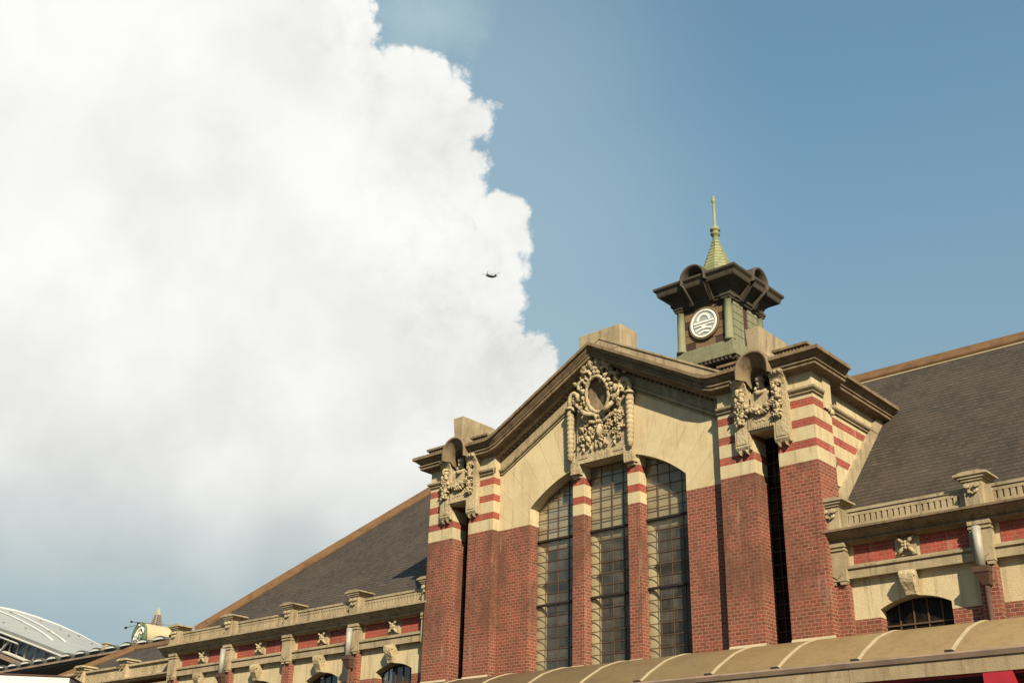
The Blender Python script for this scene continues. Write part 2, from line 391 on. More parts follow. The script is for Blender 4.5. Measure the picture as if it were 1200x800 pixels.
for s in (-1, 1):                                  # recessed side wall cornice
    sweep(gc, PROF, [(lambda o, z, s=s: (s*(5.72+o), .60, z)), (lambda o, z, s=s: (s*(5.72+o), 4.04, z))])
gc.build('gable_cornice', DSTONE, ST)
gf = MB()                                          # bed wall that carries the rake, and its band
rows = []
for x in (-3.548, -3.45, 0, 3.45, 3.548): rows.append([(x, -.015, 11.52+rake(x)), (x, -.015, 11.85+rake(x)), (x, YP, 11.85+rake(x)), (x, YP, 11.95+rake(x)), (x, .0, 11.95+rake(x))])
gf.loft(rows, True, True)
gf.build('frieze', STONE, GW)
dn = MB(); x = -3.36
while x < 3.4:
    if abs(x) > .02: dn.hexa([(x-.035, -.11, 11.785+rake(x-.035)), (x+.035, -.11, 11.785+rake(x+.035)), (x+.035, -.015, 11.785+rake(x+.035)), (x-.035, -.015, 11.785+rake(x-.035))], [(x-.035, -.11, 11.852+rake(x-.035)), (x+.035, -.11, 11.852+rake(x+.035)), (x+.035, -.015, 11.852+rake(x+.035)), (x-.035, -.015, 11.852+rake(x-.035))])
    x += .13
dn.build('dentil_row', DSTONE, GW)
bn = MB()
bw = lambda x, up: (lambda o, z: (x, -o*.8, z+up))
sweep(bn, BAND, [bw(-3.548, 0), bw(-3.40, 0.0), bw(-3.28, .07), bw(0, rake(0)), bw(3.28, .07), bw(3.40, 0), bw(3.548, 0)])
bn.build('string_course', STONE, GW)
# --- parapet and block on the gable
pp = MB()
pz = lambda x: 14.44-.527*abs(x)
rows = [[(x, -.135, 12.2+rake(x)), (x, -.135, pz(x)-.05), (x, -.165, pz(x)-.05), (x, -.165, pz(x)), (x, .25, pz(x)), (x, .25, 12.2+rake(x))] for x in (-4.1, -2, 0, 2, 4.1)]
pp.loft(rows, True, True)
GPAR = pp.build('gable_parapet', STONE, ST)
MB().box(-.683, .683, -.145, .615, 14.0, 14.665).build('apex_block', STONE, GPAR, .02)
# --- window piers
for s in (-1, 1):
    a, b = sorted((s*.69, s*1.05))
    o = MB().box(a, b, .06, .36, 0, 9.81).build('window_pier', BRICK, ST)
    m = MB()
    for z0, z1 in ((9.81, 10.09), (10.286, 10.594), (10.77, 11.10)): m.box(a, b, .06, .36, z0, z1)
    m.box(a+.03, b-.03, -.02, .06, 10.84, 10.93).box(a+.08, b-.08, 0.0, .06, 10.78, 10.84)
    m.pieces('stone_band', PLAST, o)
    m = MB()
    for z0, z1 in ((10.09, 10.286), (10.594, 10.77)): m.box(a+.004, b-.004, .064, .36, z0, z1)
    m.pieces('red_brick_band', REDB, o)
# --- the three tall windows
def tall_window(x0, x1, top):
    n = 4; zt = [9.40, 7.73]
    fm = MB()
    for i in range(1, n):
        x = lerp(x0, x1, i/n); fm.box(x-.009, x+.009, .335, .35, 4.6, top(x))
    z = 9.40
    while z < 11.1:
        if z > 9.41:
            xl = [x for x in [x0+(x1-x0)*k/60 for k in range(61)] if top(x) > z+.02]
            if xl: fm.box(xl[0], xl[-1], .332, .35, z-.009, z+.009)
        z += .278
    z = 9.40-.278
    while z > 4.7:
        if min(abs(z-t) for t in zt) > .05: fm.box(x0, x1, .332, .35, z-.009, z+.009)
        z -= .2783
    W_ = fm.build('tall_window', FRAME, ST)
    m = MB()
    for t in zt: m.box(x0, x1, .30, .37, t-.026, t+.026)
    m.pieces('transom', BLACKM, W_)
    k = 24; xx = [lerp(x0, x1, i/k) for i in range(k+1)]
    gl = MB(); gl.loft([[(x, .352, 4.6), (x, .352, top(x)+.03)] for x in xx]); gl.build('window_glass', GLASS, W_)
    m = MB()                                       # added pale board above, left reveal; both curved to shape a sunlit fade
    rows = [[(x0-.02, y, z), (x1+.02, y, z)] for y, z in ((.40, 11.3), (.40, 9.40), (.405, 9.32), (.42, 9.24), (.45, 9.17), (.50, 9.12), (.56, 9.11))]
    m.loft(rows, smooth=True)
    rows = [[(x, y, 4.6), (x, y, 9.3)] for x, y in ((x0-.02, .375), (x0+.06, .385), (x0+.11, .41), (x0+.15, .45), (x0+.17, .50), (x0+.175, .56))]
    m.loft(rows, smooth=True)
    m.build('window_lining', LINING, W_)
    MB().box(x0-.05, x1+.05, .53, .60, 4.6, 9.3).box(x1-.0, x1+.06, .365, .53, 4.6, 11.3).build('window_blind', BLIND, W_)  # right reveal takes the dark blind colour in place of its shadow
arc = lambda x: ARZ+math.sqrt(ARR**2-x*x)
tall_window(-2.447, -1.05, arc); tall_window(-.69, .69, lambda x: 11.09); tall_window(1.05, 2.447, arc)
# back room so no daylight leaks through
MB().box(-3.5, 3.5, 3.0, 3.1, 0, 12).box(-3.6, -3.5, .36, 3.1, 0, 12).box(3.5, 3.6, .36, 3.1, 0, 12).build('inner_wall', DARK, ST)

# --- pavilions
def rosette(mb, x, y, z, r):
    mb.ball((x, y, z), r*.45, (1, .7, 1), 7, 5)
    for k in range(7):
        t = 2*math.pi*k/7+.3; mb.leaf((x+r*.2*math.cos(t), y-.01, z+r*.2*math.sin(t)), (math.cos(t), 0, math.sin(t)), r*.95, r*.36, .045)
def pavilion(s):
    def bx(m, a, b, *k): return m.box(min(s*a, s*b), max(s*a, s*b), *k)
    m = MB(); bx(m, X2, XA, YP, .36, 0, ZB); bx(m, XB, X1, YP, .58, 0, ZB); bx(m, XA, XB, .50, .58, 0, ZB)
    bx(m, 3.56, 5.70, .58, 4.3, 0, ZB-.2)
    P_ = m.build('pavilion', BRICK, ST)
    m = MB()
    for z0, z1 in ((ZB, R3[0]), (R3[1], R2[0]), (R2[1], R1[0]), (R1[1], 11.95)):
        bx(m, X2, XA, YP, .36, z0, z1); bx(m, XB, X1, YP, .58, z0, z1)
    bx(m, XA, XB, .12, .36, 10.74, 11.95); bx(m, XA, XB, -.10, .12, 10.74, 11.6)
    # recessed flank wall above the roof slope
    bx(m, 3.6, 5.72, .58, 4.2, ZB-.2, 11.95)
    # thin pilaster strip on the flank of the front block
    bx(m, X1, X1+.045, .22, .56, 11.13, 11.86)
    m.pieces('stone_band', PLAST, P_)
    m = MB(); e = .004
    for z0, z1 in (R1, R2, R3):
        bx(m, X2-.0, XA-e, YP+e, .36, z0, z1); bx(m, XB+e, X1-e, YP+e, .58-e, z0, z1)
    for (z0, z1), ye in ((R1, 2.86), (R2, 2.37), (R3, 1.9)):
        sl = (z1-z0)/1.06
        m.prism([(.58, z0), (ye-sl, z0), (ye, z1), (.58, z1)], 'x', s*5.70, s*5.7245)
    m.pieces('red_brick_band', REDB, P_)
    m = MB()                                       # sloping coping where the slates meet the flank
    for (o, w, xo) in ((.0, .34, 5.76), (.34, .22, 5.735)):
        f = lambda y: 9.135+1.06*(y-1.232)
        y0, y1 = .55, 4.15
        a = [(y0, f(y0)+o*1.457-.15), (y1, f(y1)+o*1.457-.15), (y1, f(y1)+(o+w)*1.2), (y0, f(y0)+(o+w)*1.2)]
        if o == 0: m.prism(a, 'x', s*5.70, s*5.79)
    m.build('roof_coping', STONE, P_)
    m = MB()
    sweep(m, BAND, [(lambda o, z: (s*X2, YP-o*.8, z)), (lambda o, z: (s*(4.757-.42), YP-o*.8, z))])
    sweep(m, BAND, [(lambda o, z: (s*(4.757+.42), YP-o*.8, z)), (lambda o, z: (s*(X1+o*.8), YP-o*.8, z)), (lambda o, z: (s*(X1+o*.8), .20, z))])
    sweep(m, BAND, [(lambda o, z: (s*(5.72+o*.8), .6, z)), (lambda o, z: (s*(5.72+o*.8), 3.42, z))])
    m.pieces('string_course', STONE, P_)
    # hood arch and its splayed niche
    cx = s*4.757; K = 14
    def semi(r, y, zc, leg=0.): 
        pts = [(cx+r*math.cos(math.pi*k/K), y, zc+r*math.sin(math.pi*k/K)) for k in range(K+1)]
        return [(cx+r, y, zc-leg)]+pts+[(cx-r, y, zc-leg)] if leg else pts
    m = MB()
    rows = [semi(.44, .10, 12.13, .2), semi(.44, -.66, 12.13, .2), semi(.425, -.69, 12.125, .195), semi(.39, -.69, 12.11, .18), semi(.385, -.66, 12.105, .175), semi(.35, -.60, 12.06, .13), semi(.27, -.47, 11.975, .05), semi(.245, -.44, 11.955, .10), semi(.235, .12, 11.94, .34)]
    m.loft(rows, smooth=True)
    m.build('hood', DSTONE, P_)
    # plaque: lintel, two legs with volutes
    m = MB()
    bx(m, 4.757-.34, 4.757+.34, -.40, -.08, 10.80, 11.05)
    m.prism([(cx-.30, 11.05), (cx+.30, 11.05), (cx+.26, 11.25), (cx+.23, 11.62), (cx-.23, 11.62), (cx-.26, 11.25)], 'y', -.37, -.08)
    for k in range(11): m.box(cx-.31+k*.06, cx-.31+k*.06+.03, -.42, -.36, 10.745, 10.80)
    bx(m, 4.757-.32, 4.757+.32, -.36, -.08, 10.70, 10.80)
    for k in range(5): m.ball((cx-.10+k*.05, -.405, 10.92+(.02 if k % 2 else 0)), .025, (1, .6, 1.2), 6, 4)
    for t in (-1, 1):
        lx = cx+t*.50
        prof = [(YP, 10.33), (-.36, 10.33), (-.40, 10.40), (-.40, 11.62), (-.44, 11.80), (-.49, 11.88), (-.525, 11.95), (-.50, 12.02), (-.44, 12.05), (YP, 12.06)]
        m.prism(prof, 'x', lx-.18, lx+.18)
        m.box(lx-.12, lx+.12, -.415, -.39, 10.46, 10.86)
        for q in (-.09, .09): m.prism([(lx+q-.045, 10.33), (lx+q+.045, 10.33), (lx+q, 10.24)], 'y', -.37, -.26)
        for q in (-.1, 0., .1): m.lathe([(.055, -.05), (.055, .05)], (lx+q, -.50, 11.955), 8, True, 'x')
    m.build('carved_plaque', CARVE, P_)
    m = MB(); rnd = random.Random(5)
    for t in (-1, 1):
        for k in range(16):
            z = 11.72-k*.052; w = .05+.05*math.sin(math.pi*min(1, k/13))
            for q in range(3):
                r_ = rnd.uniform(.026, .062); m.ball((cx+t*.47+rnd.uniform(-w, w), -.45+rnd.uniform(-.05, .02), z), r_, (rnd.uniform(.7, 1.3), .9, rnd.uniform(.7, 1.4)), 7, 5)
    for k in range(17):
        u = -1+2*k/16; z = 11.33-.17*(1-u*u)
        for q in range(3): m.ball((cx+u*.36+rnd.uniform(-.02, .02), -.45+rnd.uniform(-.04, .03), z+rnd.uniform(-.07, .06)), rnd.uniform(.026, .06), (rnd.uniform(.8, 1.4), .9, rnd.uniform(.7, 1.2)), 7, 5)
    for t in (-1, 1):
        for k in range(26):
            a = rnd.uniform(0, 6.28); m.leaf((cx+t*.47+rnd.uniform(-.08, .08), -.43, rnd.uniform(10.95, 11.75)), (math.cos(a), 0, math.sin(a)-.6), rnd.uniform(.10, .17), rnd.uniform(.03, .05), .07)
    for k in range(22):
        u = rnd.uniform(-1, 1); a = rnd.uniform(0, 6.28); m.leaf((cx+u*.36, -.43, 11.33-.17*(1-u*u)+rnd.uniform(-.06, .06)), (math.cos(a), 0, math.sin(a)-.3), rnd.uniform(.10, .16), rnd.uniform(.03, .05), .06)
    m.build('fruit_garland', CARVE, P_)
    m = MB()                                       # helmeted mask in the niche
    m.ball((cx, -.30, 11.82), .11, (.85, .9, 1.25), 10, 8); m.ball((cx, -.30, 11.94), .125, (1, 1, .7), 10, 6)
    m.ball((cx, -.40, 11.81), .028, (.8, 1.1, 1.6), 7, 5)
    for t in (-1, 1): m.ball((cx+t*.045, -.39, 11.85), .02, (1, .6, .7), 6, 4); m.ball((cx+t*.09, -.36, 11.72), .05, (1, 1, 1.2), 7, 5)
    m.ball((cx, -.385, 11.73), .04, (1.1, .7, .5), 7, 5); m.tube([(cx-.17, -.33, 11.66), (cx, -.42, 11.58), (cx+.17, -.33, 11.66)], [.03, .07, .03])
    m.build('carved_mask', CARVE, P_)
    # low dentilled parapet and keystone pedestal above the cornice
    m = MB()
    for a, b in ((3.75, 4.30), (5.22, 6.02)):
        bx(m, a, b, -.36, .90, 12.27, 12.46); bx(m, a-.04, b+.05, -.44, .95, 12.46, 12.52)
        k = a+.03
        while k < b-.04: bx(m, k, k+.045, -.40, -.36, 12.38, 12.46); k += .09
    bx(m, 3.6, 5.9, -.25, 4.0, 12.05, 12.31)
    m.build('attic_parapet', DSTONE, P_)
    m = MB(); w0, w1 = .14, .19
    m.hexa([(cx-w0, -.49, 12.45), (cx+w0, -.49, 12.45), (cx+w0+.10, .80, 12.3), (cx-w0-.10, .80, 12.3)], [(cx-w1, -.52, 13.19), (cx+w1, -.52, 13.19), (cx+w1, .80, 13.19), (cx-w1, .80, 13.19)])
    m.build('pedestal', STONE, P_, .012)
    # slot window
    m = MB()
    bx(m, XA, XB, .27, .30, 4.6, 4.7)
    for k in (1, 2): x = lerp(XA, XB, k/3); bx(m, x-.011, x+.011, .27, .30, 4.6, 10.72)
    z = 4.9
    while z < 10.7: bx(m, XA, XB, .265, .30, z-.013, z+.013); z += .29
    o = m.build('slot_window', BLACKM, P_)
    m = MB(); bx(m, XA, XB, .30, .305, 4.6, 10.74); m.build('slot_glass', DGLASS, P_)
    m = MB(); bx(m, XA, XB, .48, .50, 4.6, 10.74); m.build('slot_blind', BLIND, P_)
    # leaf corbel on the flank
    m = MB()
    for k in range(9): m.ball((s*(X1+.03), .48+rnd.uniform(-.12, .12), 11.2+rnd.uniform(-.14, .10)), rnd.uniform(.035, .06), (.9, 1, 1), 7, 5)
    m.build('leaf_corbel', CARVE, P_)
    # rainwater pipe in the corner
    d = MB(); d.tube([(s*5.84, .68, 8.95), (s*5.84, .68, 9.85)], .055); D = d.build('downpipe', COPPER, ST)
    m = MB(); m.lathe([(.07, 0), (.13, .06), (.13, .22), (.11, .24)], (s*5.84, .68, 9.85), 10); m.build('hopper', COPPER, D)
    m = MB(); m.lathe([(.075, 0), (.075, .55), (.06, .6)], (s*5.84, .68, 10.1), 10); m.build('inlet_pipe', PIPE, D)
for s in (-1, 1): pavilion(s)

# --- great cartouche over the centre window
m = MB()
m.prism([(-.98, 10.84), (-.72, 10.84), (-.69, 11.08), (.69, 11.08), (.72, 10.84), (.98, 10.84), (.98, 11.16), (.84, 11.17), (.80, 11.30), (-.80, 11.30), (-.84, 11.17), (-.98, 11.16)], 'y', -.12, .36)
m.box(-.80, .80, -.09, .02, 11.30, 13.1)
m.box(-.72, -.42, -.135, -.09, 11.20, 11.25).box(.42, .72, -.135, -.09, 11.20, 11.25)
CT = m.build('cartouche', CARVE, ST)
m = MB()
for t in (-1, 1):
    x = t*.955
    prof = []
    z = 11.28
    while z < 12.55:
        r = .072+.03*(z-11.28)/1.27; prof += [(r, z), (r+.014, z+.03), (r+.014, z+.085), (r, z+.115)]; z += .125
    m.lathe([(.03, 11.18), (.075, 11.24)]+prof+[(.15, 12.58), (.15, 12.64), (.11, 12.68)], (x, -.16, 0), 10)
m.pieces('bundled_shaft', CARVE, CT)
m = MB()
for t in (-1, 1):                                  # crook on top of each shaft
    pts = [(t*(.955+.02), -.16, 12.66)]
    for k in range(13):
        a = math.pi*1.55*k/12; r = .17-.006*k
        pts.append((t*(.80+r*math.cos(a)), -.18-.004*k, 12.84+r*1.25*math.sin(a)))
    m.tube(pts, [.068]*8+[.06, .055, .05, .045, .04, .035], 8)
    rosette(m, t*.80, -.16, 12.84, .10)
# scrolled shield frame
pts = []
for k in range(25):
    a = 2*math.pi*k/24; pts.append((.03+.36*math.cos(a), -.28-.10*math.sin(a), 12.78+.46*math.sin(a)))
m.tube(pts, [.052+.012*math.sin(3*k) for k in range(25)], 8)
for k in range(20):
    a = 2*math.pi*k/20; r2 = random.uniform(.9, 1.1)
    m.leaf((.03+.38*math.cos(a), -.27-.10*math.sin(a), 12.78+.48*math.sin(a)), (math.cos(a+.7*random.uniform(-1, 1)), 0, math.sin(a+.7*random.uniform(-1, 1))), .20*r2, .075, .07)
for t in (-1, 1):
    for k in range(16):
        m.leaf((t*random.uniform(.45, .80), -.20, random.uniform(12.35, 13.25)), (random.uniform(-1, 1), 0, random.uniform(-1, 1)), random.uniform(.14, .24), random.uniform(.04, .075), .08)
for t in (-1, 1):
    m.tube([(t*.30, -.22, 13.12), (t*.46, -.28, 13.28), (t*.60, -.28, 13.22), (t*.62, -.26, 13.08), (t*.52, -.24, 13.04)], [.035, .06, .055, .045, .03], 7)
    m.tube([(t*.42, -.2, 12.66), (t*.56, -.27, 12.50), (t*.66, -.28, 12.62), (t*.70, -.24, 12.78)], [.035, .055, .05, .03], 7)
    m.tube([(t*.10, -.24, 12.26), (t*.34, -.33, 12.30), (t*.52, -.28, 12.46)], [.05, .075, .05], 7)
    m.tube([(t*.48, -.2, 12.95), (t*.62, -.3, 12.86), (t*.60, -.3, 12.72)], [.04, .07, .04], 7)
    m.tube([(t*.16, -.2, 13.28), (t*.22, -.34, 13.46), (t*.36, -.36, 13.46), (t*.42, -.3, 13.34)], [.035, .06, .05, .03], 7)
m.build('scroll_frame', CARVE, CT)
m = MB()
rows = [[(.03+.34*q*math.cos(2*math.pi*k/20), -.20+.13*(1-q)+(-.08*math.sin(2*math.pi*k/20))*q, 12.78+.44*q*math.sin(2*math.pi*k/20)) for k in range(20)] for q in (1., .8, .55, .3, .05)]
m.loft(rows, True, False, True); m.build('shield', DSTONE, CT)  # darker stone colour stands in for shade inside the hollow dish
m = MB(); rnd = random.Random(11)
for (x, z, r) in [(-.55, 12.02, .13), (-.28, 11.86, .10), (.0, 12.0, .13), (.30, 11.95, .13), (.56, 12.06, .12), (-.60, 11.72, .10), (-.36, 11.58, .09), (.46, 11.72, .10), (.62, 11.56, .08), (.18, 11.74, .08)]: rosette(m, x, -.13, z, r)
for k in range(70):
    x = rnd.uniform(-.70, .70); z = rnd.uniform(11.45, 12.25)
    if abs(x) < .2 and z < 11.55: continue
    a = rnd.uniform(0, 6.28); m.leaf((x, -.10-rnd.uniform(0, .05), z), (math.cos(a), 0, math.sin(a)-.4), rnd.uniform(.12, .20), rnd.uniform(.035, .06), .06)
for k in range(19):
    u = -1+2*k/18; z = 12.22-.16*(1-u*u); m.ball((u*.52, -.16+rnd.uniform(-.03, 0), z+.02), rnd.uniform(.05, .07), (1, .8, 1), 7, 5)
for x in (-.14, 0, .14): m.lathe([(.03, .22), (.045, .12), (.055, .03), (.04, -.03), (.01, -.06)], (x, -.12, 11.42), 8)
m.tube([(0, -.12, 12.0), (0, -.2, 11.8), (0, -.14, 11.6)], [.07, .09, .05], 8)
m.build('flower_relief', CARVE, CT)
m = MB()                                           # plume at the top
for x, l, t in ((-.30, .26, -.5), (-.12, .36, -.12), (.08, .36, .12), (.27, .26, .5)):
    m.tube([(x, -.26, 13.46), (x+t*.10, -.36, 13.46+l*.5), (x+t*.2, -.40, 13.46+l), (x+t*.28, -.46, 13.46+l*.8)], [.05, .095, .07, .02], 8)
m.ball((-.02, -.3, 13.50), .12, (1.6, .8, .8), 9, 6); rosette(m, -.42, -.28, 13.34, .13); rosette(m, .42, -.26, 13.34, .12)
for k in range(14):
    a = math.pi*(k+.5)/14; m.leaf((.45*math.cos(a)*.7, -.30, 13.42+.10*math.sin(a)), (math.cos(a), 0, .35+math.sin(a)), .26, .07, .10)
m.build('plume', CARVE, CT)

# --- wings
YW = .20
PIL = [6.10, 9.14, 12.22, 15.30, 18.40]
BAYS = [7.58, 10.68, 13.76, 16.85]
def cut_panel(mb, x0, x1, y0, y1, zb, zt, cx, hw, spr, rise):
    R = (hw*hw+rise*rise)/(2*rise); zc = spr+rise-R; K = 12
    mb.box(x0, cx-hw, y0, y1, zb, zt); mb.box(cx+hw, x1, y0, y1, zb, zt)
    rows = []
    for k in range(K+1):
        x = cx-hw+2*hw*k/K; a = zc+math.sqrt(R*R-(x-cx)**2); rows.append([(x, y0, a), (x, y0, zt), (x, y1, zt), (x, y1, a)])
    mb.loft(rows, True, True); return zc, R
def lift(o, dx):                                   # a copy of a part and its sub-parts, moved along the wing
    c = o.copy(); COL.objects.link(c); c.location = Vector(o.location)+Vector((dx, 0, 0))
    for ch in o.children:
        d = ch.copy(); COL.objects.link(d); d.parent = c
    return c
def wing(s, nb):
    end = 19.0 if s < 0 else PIL[nb]+.35
    def bx(m, a, b, *k): return m.box(min(s*a, s*b), max(s*a, s*b), *k)
    m = MB()
    for i in range(nb):
        c = BAYS[i]; a, b = PIL[i], PIL[i+1]
        bx(m, a-.1, c-.735, YW, .55, 0, 6.40); bx(m, c+.735, b+.1, YW, .55, 0, 6.40); bx(m, c-.735, c+.735, YW, .55, 0, 4.4)
    bx(m, end-.6, end-.02, YW, .55, 0, 6.4)
    bx(m, end-.3, end-.02, .55, 11, 0, 8.0)
    WL = m.build('wing_wall', BRICK, ST)
    m = MB()
    for i in range(nb):
        c = BAYS[i]; a, b = PIL[i]-.1, PIL[i+1]+.1
        x0, x1 = sorted((s*a, s*b)); cut_panel(m, x0, x1, YW, .55, 6.40, 7.26, s*c, .735, 6.555, .19)
    bx(m, end-.6, end-.02, YW, .55, 6.4, 8.0)
    bx(m, PIL[0]-.1, end-.02, .17, .55, 7.40, 7.99)
    m.build('plaster_panel', PLAST, WL)
    m = MB()
    for i in range(nb):
        a, b, c = PIL[i]+.31, PIL[i+1]-.31, BAYS[i]
        bx(m, a, c-.27, .155, .30, 7.53, 7.97); bx(m, c+.27, b, .155, .30, 7.53, 7.97)
    m.pieces('red_panel', REDB, WL)
    m = MB()
    SC = [(.55, 7.22), (.05, 7.22), (.05, 7.375), (.075, 7.385), (.075, 7.41), (.02, 7.42), (.02, 7.47), (.06, 7.475), (.06, 7.49), (.10, 7.51), (.55, 7.52)]
    for i in range(nb):
        a, b = sorted((s*(PIL[i]+.17), s*(PIL[i+1]-.17))); m.prism([(y, z) for y, z in SC], 'x', a, b)
    m.pieces('string_course', STONE, WL)
    WC = [(.30, 7.92), (.10, 7.92), (.06, 7.95), (-.03, 7.96), (-.05, 7.965), (-.05, 8.0), (-.03, 8.01), (-.07, 8.05), (-.17, 8.12), (-.22, 8.15), (-.22, 8.165), (-.26, 8.17), (-.26, 8.215), (.05, 8.27), (.30, 8.27)]
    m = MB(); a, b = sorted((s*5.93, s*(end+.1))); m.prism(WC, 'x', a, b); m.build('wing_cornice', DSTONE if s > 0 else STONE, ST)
    # parapet with slotted frieze
    m = MB(); a, b = sorted((s*6.0, s*(end-.05)))
    m.box(a, b, .09, .40, 8.25, 8.60); m.box(a, b, .02, .42, 8.605, 8.665); m.box(a, b, .045, .10, 8.255, 8.36); m.box(a, b, .045, .10, 8.52, 8.605)
    x = a+.05
    while x < b-.1: m.box(x, x+.085, .05, .10, 8.36, 8.52); x += .125
    PA = m.build('roof_parapet', STONE, ST)
    # parapet pier
    m = MB(); x = s*PIL[0]
    m.box(x-.18, x+.18, -.11, .36, 8.262, 8.74); m.box(x-.21, x+.21, -.14, .38, 8.74, 8.79); m.prism([(x-.34, 8.845), (x+.34, 8.845), (x+.34, 8.88), (x+.17, 8.925), (x-.17, 8.925), (x-.34, 8.88)], 'y', -.20, .40); m.box(x-.26, x+.26, -.17, .39, 8.79, 8.845)
    m.box(x-.31, x-.18, .0, .38, 8.262, 8.64).box(x+.18, x+.31, .0, .38, 8.262, 8.64)
    pr = m.build('parapet_pier', STONE, ST)
    m = MB()
    for q in (-1, 1): m.lathe([(.05, -.06), (.05, .02)], (x+q*.09, -.13, 8.64), 8, True, 'y'); m.lathe([(.03, -.05), (.03, .02)], (x+q*.06, -.12, 8.52), 8, True, 'y')
    m.tube([(x-.10, -.12, 8.56), (x, -.14, 8.48), (x+.10, -.12, 8.56)], .03)
    m.build('carved_scroll', CARVE, pr)
    for i in range(1, nb+1): lift(pr, s*(PIL[i]-PIL[0]))
    # pilaster
    m = MB(); m.box(x-.18, x+.18, .03, .30, 0, 7.12); pl = m.build('pilaster', BRICK, ST)
    m = MB(); m.box(x-.20, x+.20, -.055, .25, 7.17, 7.955); m.box(x-.22, x+.22, -.085, .25, 7.80, 7.84); m.box(x-.22, x+.22, -.085, .25, 7.88, 7.955)
    for q in (-.11, .11): m.prism([(x+q-.08, 7.17), (x+q+.08, 7.17), (x+q+.05, 7.10), (x+q-.05, 7.10)], 'y', -.04, .10)
    m.prism([(x-.12, 7.30), (x+.12, 7.30), (x+.0, 7.22)], 'y', -.075, -.05)
    m.build('pilaster_block', STONE, pl)
    for i in range(1, nb+1): lift(pl, s*(PIL[i]-PIL[0]))
    # flower square
    m = MB(); c = s*BAYS[0]; m.box(c-.20, c+.20, .13, .16, 7.55, 7.93)
    for k in range(8):
        t = math.pi*k/4; l = .27 if k % 2 else .10
        m.tube([(c, .08, 7.74), (c+l*.6*math.cos(t), .05, 7.74+l*.6*math.sin(t)), (c+l*math.cos(t), .08, 7.74+l*math.sin(t))], [.02, .045, .015], 6)
    m.ball((c, .06, 7.74), .045); fl = m.build('flower_block', CARVE, ST)
    for i in range(1, nb): lift(fl, s*(BAYS[i]-BAYS[0]))
    # keystone
    pts = [(.24, 7.225), (-.02, 7.225), (-.07, 7.20), (-.10, 7.14), (-.10, 7.06), (-.07, 6.97), (-.01, 6.88), (.035, 6.80), (.05, 6.74), (.24, 6.74)]
    m = MB(); wd_ = lambda z: .105+.05*(z-6.74)/.485
    m.loft([[(c+t*wd_(z), y, z) for y, z in pts] for t in (-1, -.55, .55, 1)], True, True)
    m.lathe([(.045, -.17), (.045, .17)], (c, -.055, 7.13), 10, True, 'x')
    ks = m.build('keystone', CARVE, ST)
    for i in range(1, nb): lift(ks, s*(BAYS[i]-BAYS[0]))
    # arched window
    R = (.735**2+.19**2)/(.38); zc = 6.745-R; top = lambda x: zc+math.sqrt(R*R-x*x)
    m = MB()
    for k in range(1, 5): xx = c-.735+1.47*k/5; m.box(xx-.013, xx+.013, .43, .46, 4.4, top(xx-c))
    for z in (6.24, 5.9, 5.56, 5.22, 4.9): m.box(c-.735, c+.735, .42, .46, z-.016, z+.016)
    wd = m.build('arched_window', FRAME, ST)
    m = MB(); m.loft([[(c-.735+1.47*k/12, .455, 4.4), (c-.735+1.47*k/12, .455, top(-.735+1.47*k/12)+.02)] for k in range(13)]); m.build('window_glass', DGLASS, wd)
    MB().box(c-.8, c+.8, .9, .92, 4.4, 6.9).build('window_blind', DARK, wd)
    for i in range(1, nb): lift(wd, s*(BAYS[i]-BAYS[0]))
    # rainwater pipe on every second pilaster
    dx = s*PIL[1]
    d = MB(); d.tube([(dx+.0, -.08, 4.5), (dx+.0, -.08, 6.72)], .05); D = d.build('downpipe', RUST, ST)
    m = MB(); m.hexa([(dx-.07, -.14, 6.70), (dx+.07, -.14, 6.70), (dx+.07, .02, 6.70), (dx-.07, .02, 6.70)], [(dx-.17, -.24, 6.93), (dx+.12, -.24, 6.93), (dx+.12, -.06, 6.93), (dx-.17, -.06, 6.93)]); m.box(dx-.18, dx+.13, -.25, -.06, 6.93, 7.04); m.build('hopper', RUST, D)
    m = MB(); m.tube([(dx-.03, -.16, 7.05), (dx-.03, -.16, 7.82)], .085, 12); m.build('inlet_pipe', PIPE, D)
    if nb > 3: lift(D, s*(PIL[3]-PIL[1]))
wing(-1, 4); wing(1, 4)

# --- roofs
zr = lambda y: 9.135+1.06*(y-1.232)
RY, RZ = 5.97, zr(5.97)
m = MB()
for s in (-1, 1):
    e, h = 19.0, 12.25
    vs = [(s*0, .40, zr(.40)), (s*0, RY, RZ), (s*h, RY, RZ), (s*(e-.05), 1.10, zr(1.10)), (s*e, .40, zr(.40))]
    m.add(vs, [(0, 1, 2, 3, 4)])
    m.add([(s*h, RY, RZ), (s*(e-.05), 1.10, zr(1.10)), (s*(e-.05), 2*RY-1.1, zr(1.1))], [(0, 1, 2)])
    m.add([(s*0, 2*RY-.4, zr(.4)), (s*0, RY, RZ), (s*h, RY, RZ), (s*(e-.05), 2*RY-1.10, zr(1.10)), (s*e, 2*RY-.40, zr(.40))], [(0, 1, 2, 3, 4)])
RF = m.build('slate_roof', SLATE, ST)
m = MB()
for s in (-1, 1):
    m.add([(0, .2, 14.05), (0, 5.97, 14.05), (s*3.6, 5.97, 12.1), (s*3.6, .2, 12.1)], [(0, 1, 2, 3)])
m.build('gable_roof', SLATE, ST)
m = MB()                                           # ridge and hip capping
prof = [(-.24, -.22), (-.255, -.17), (-.10, .08), (.10, .08), (.255, -.17), (.24, -.22)]
m.loft([[(x, RY+a, RZ+b) for a, b in prof] for x in (-12.25, 12.25)], True, True)
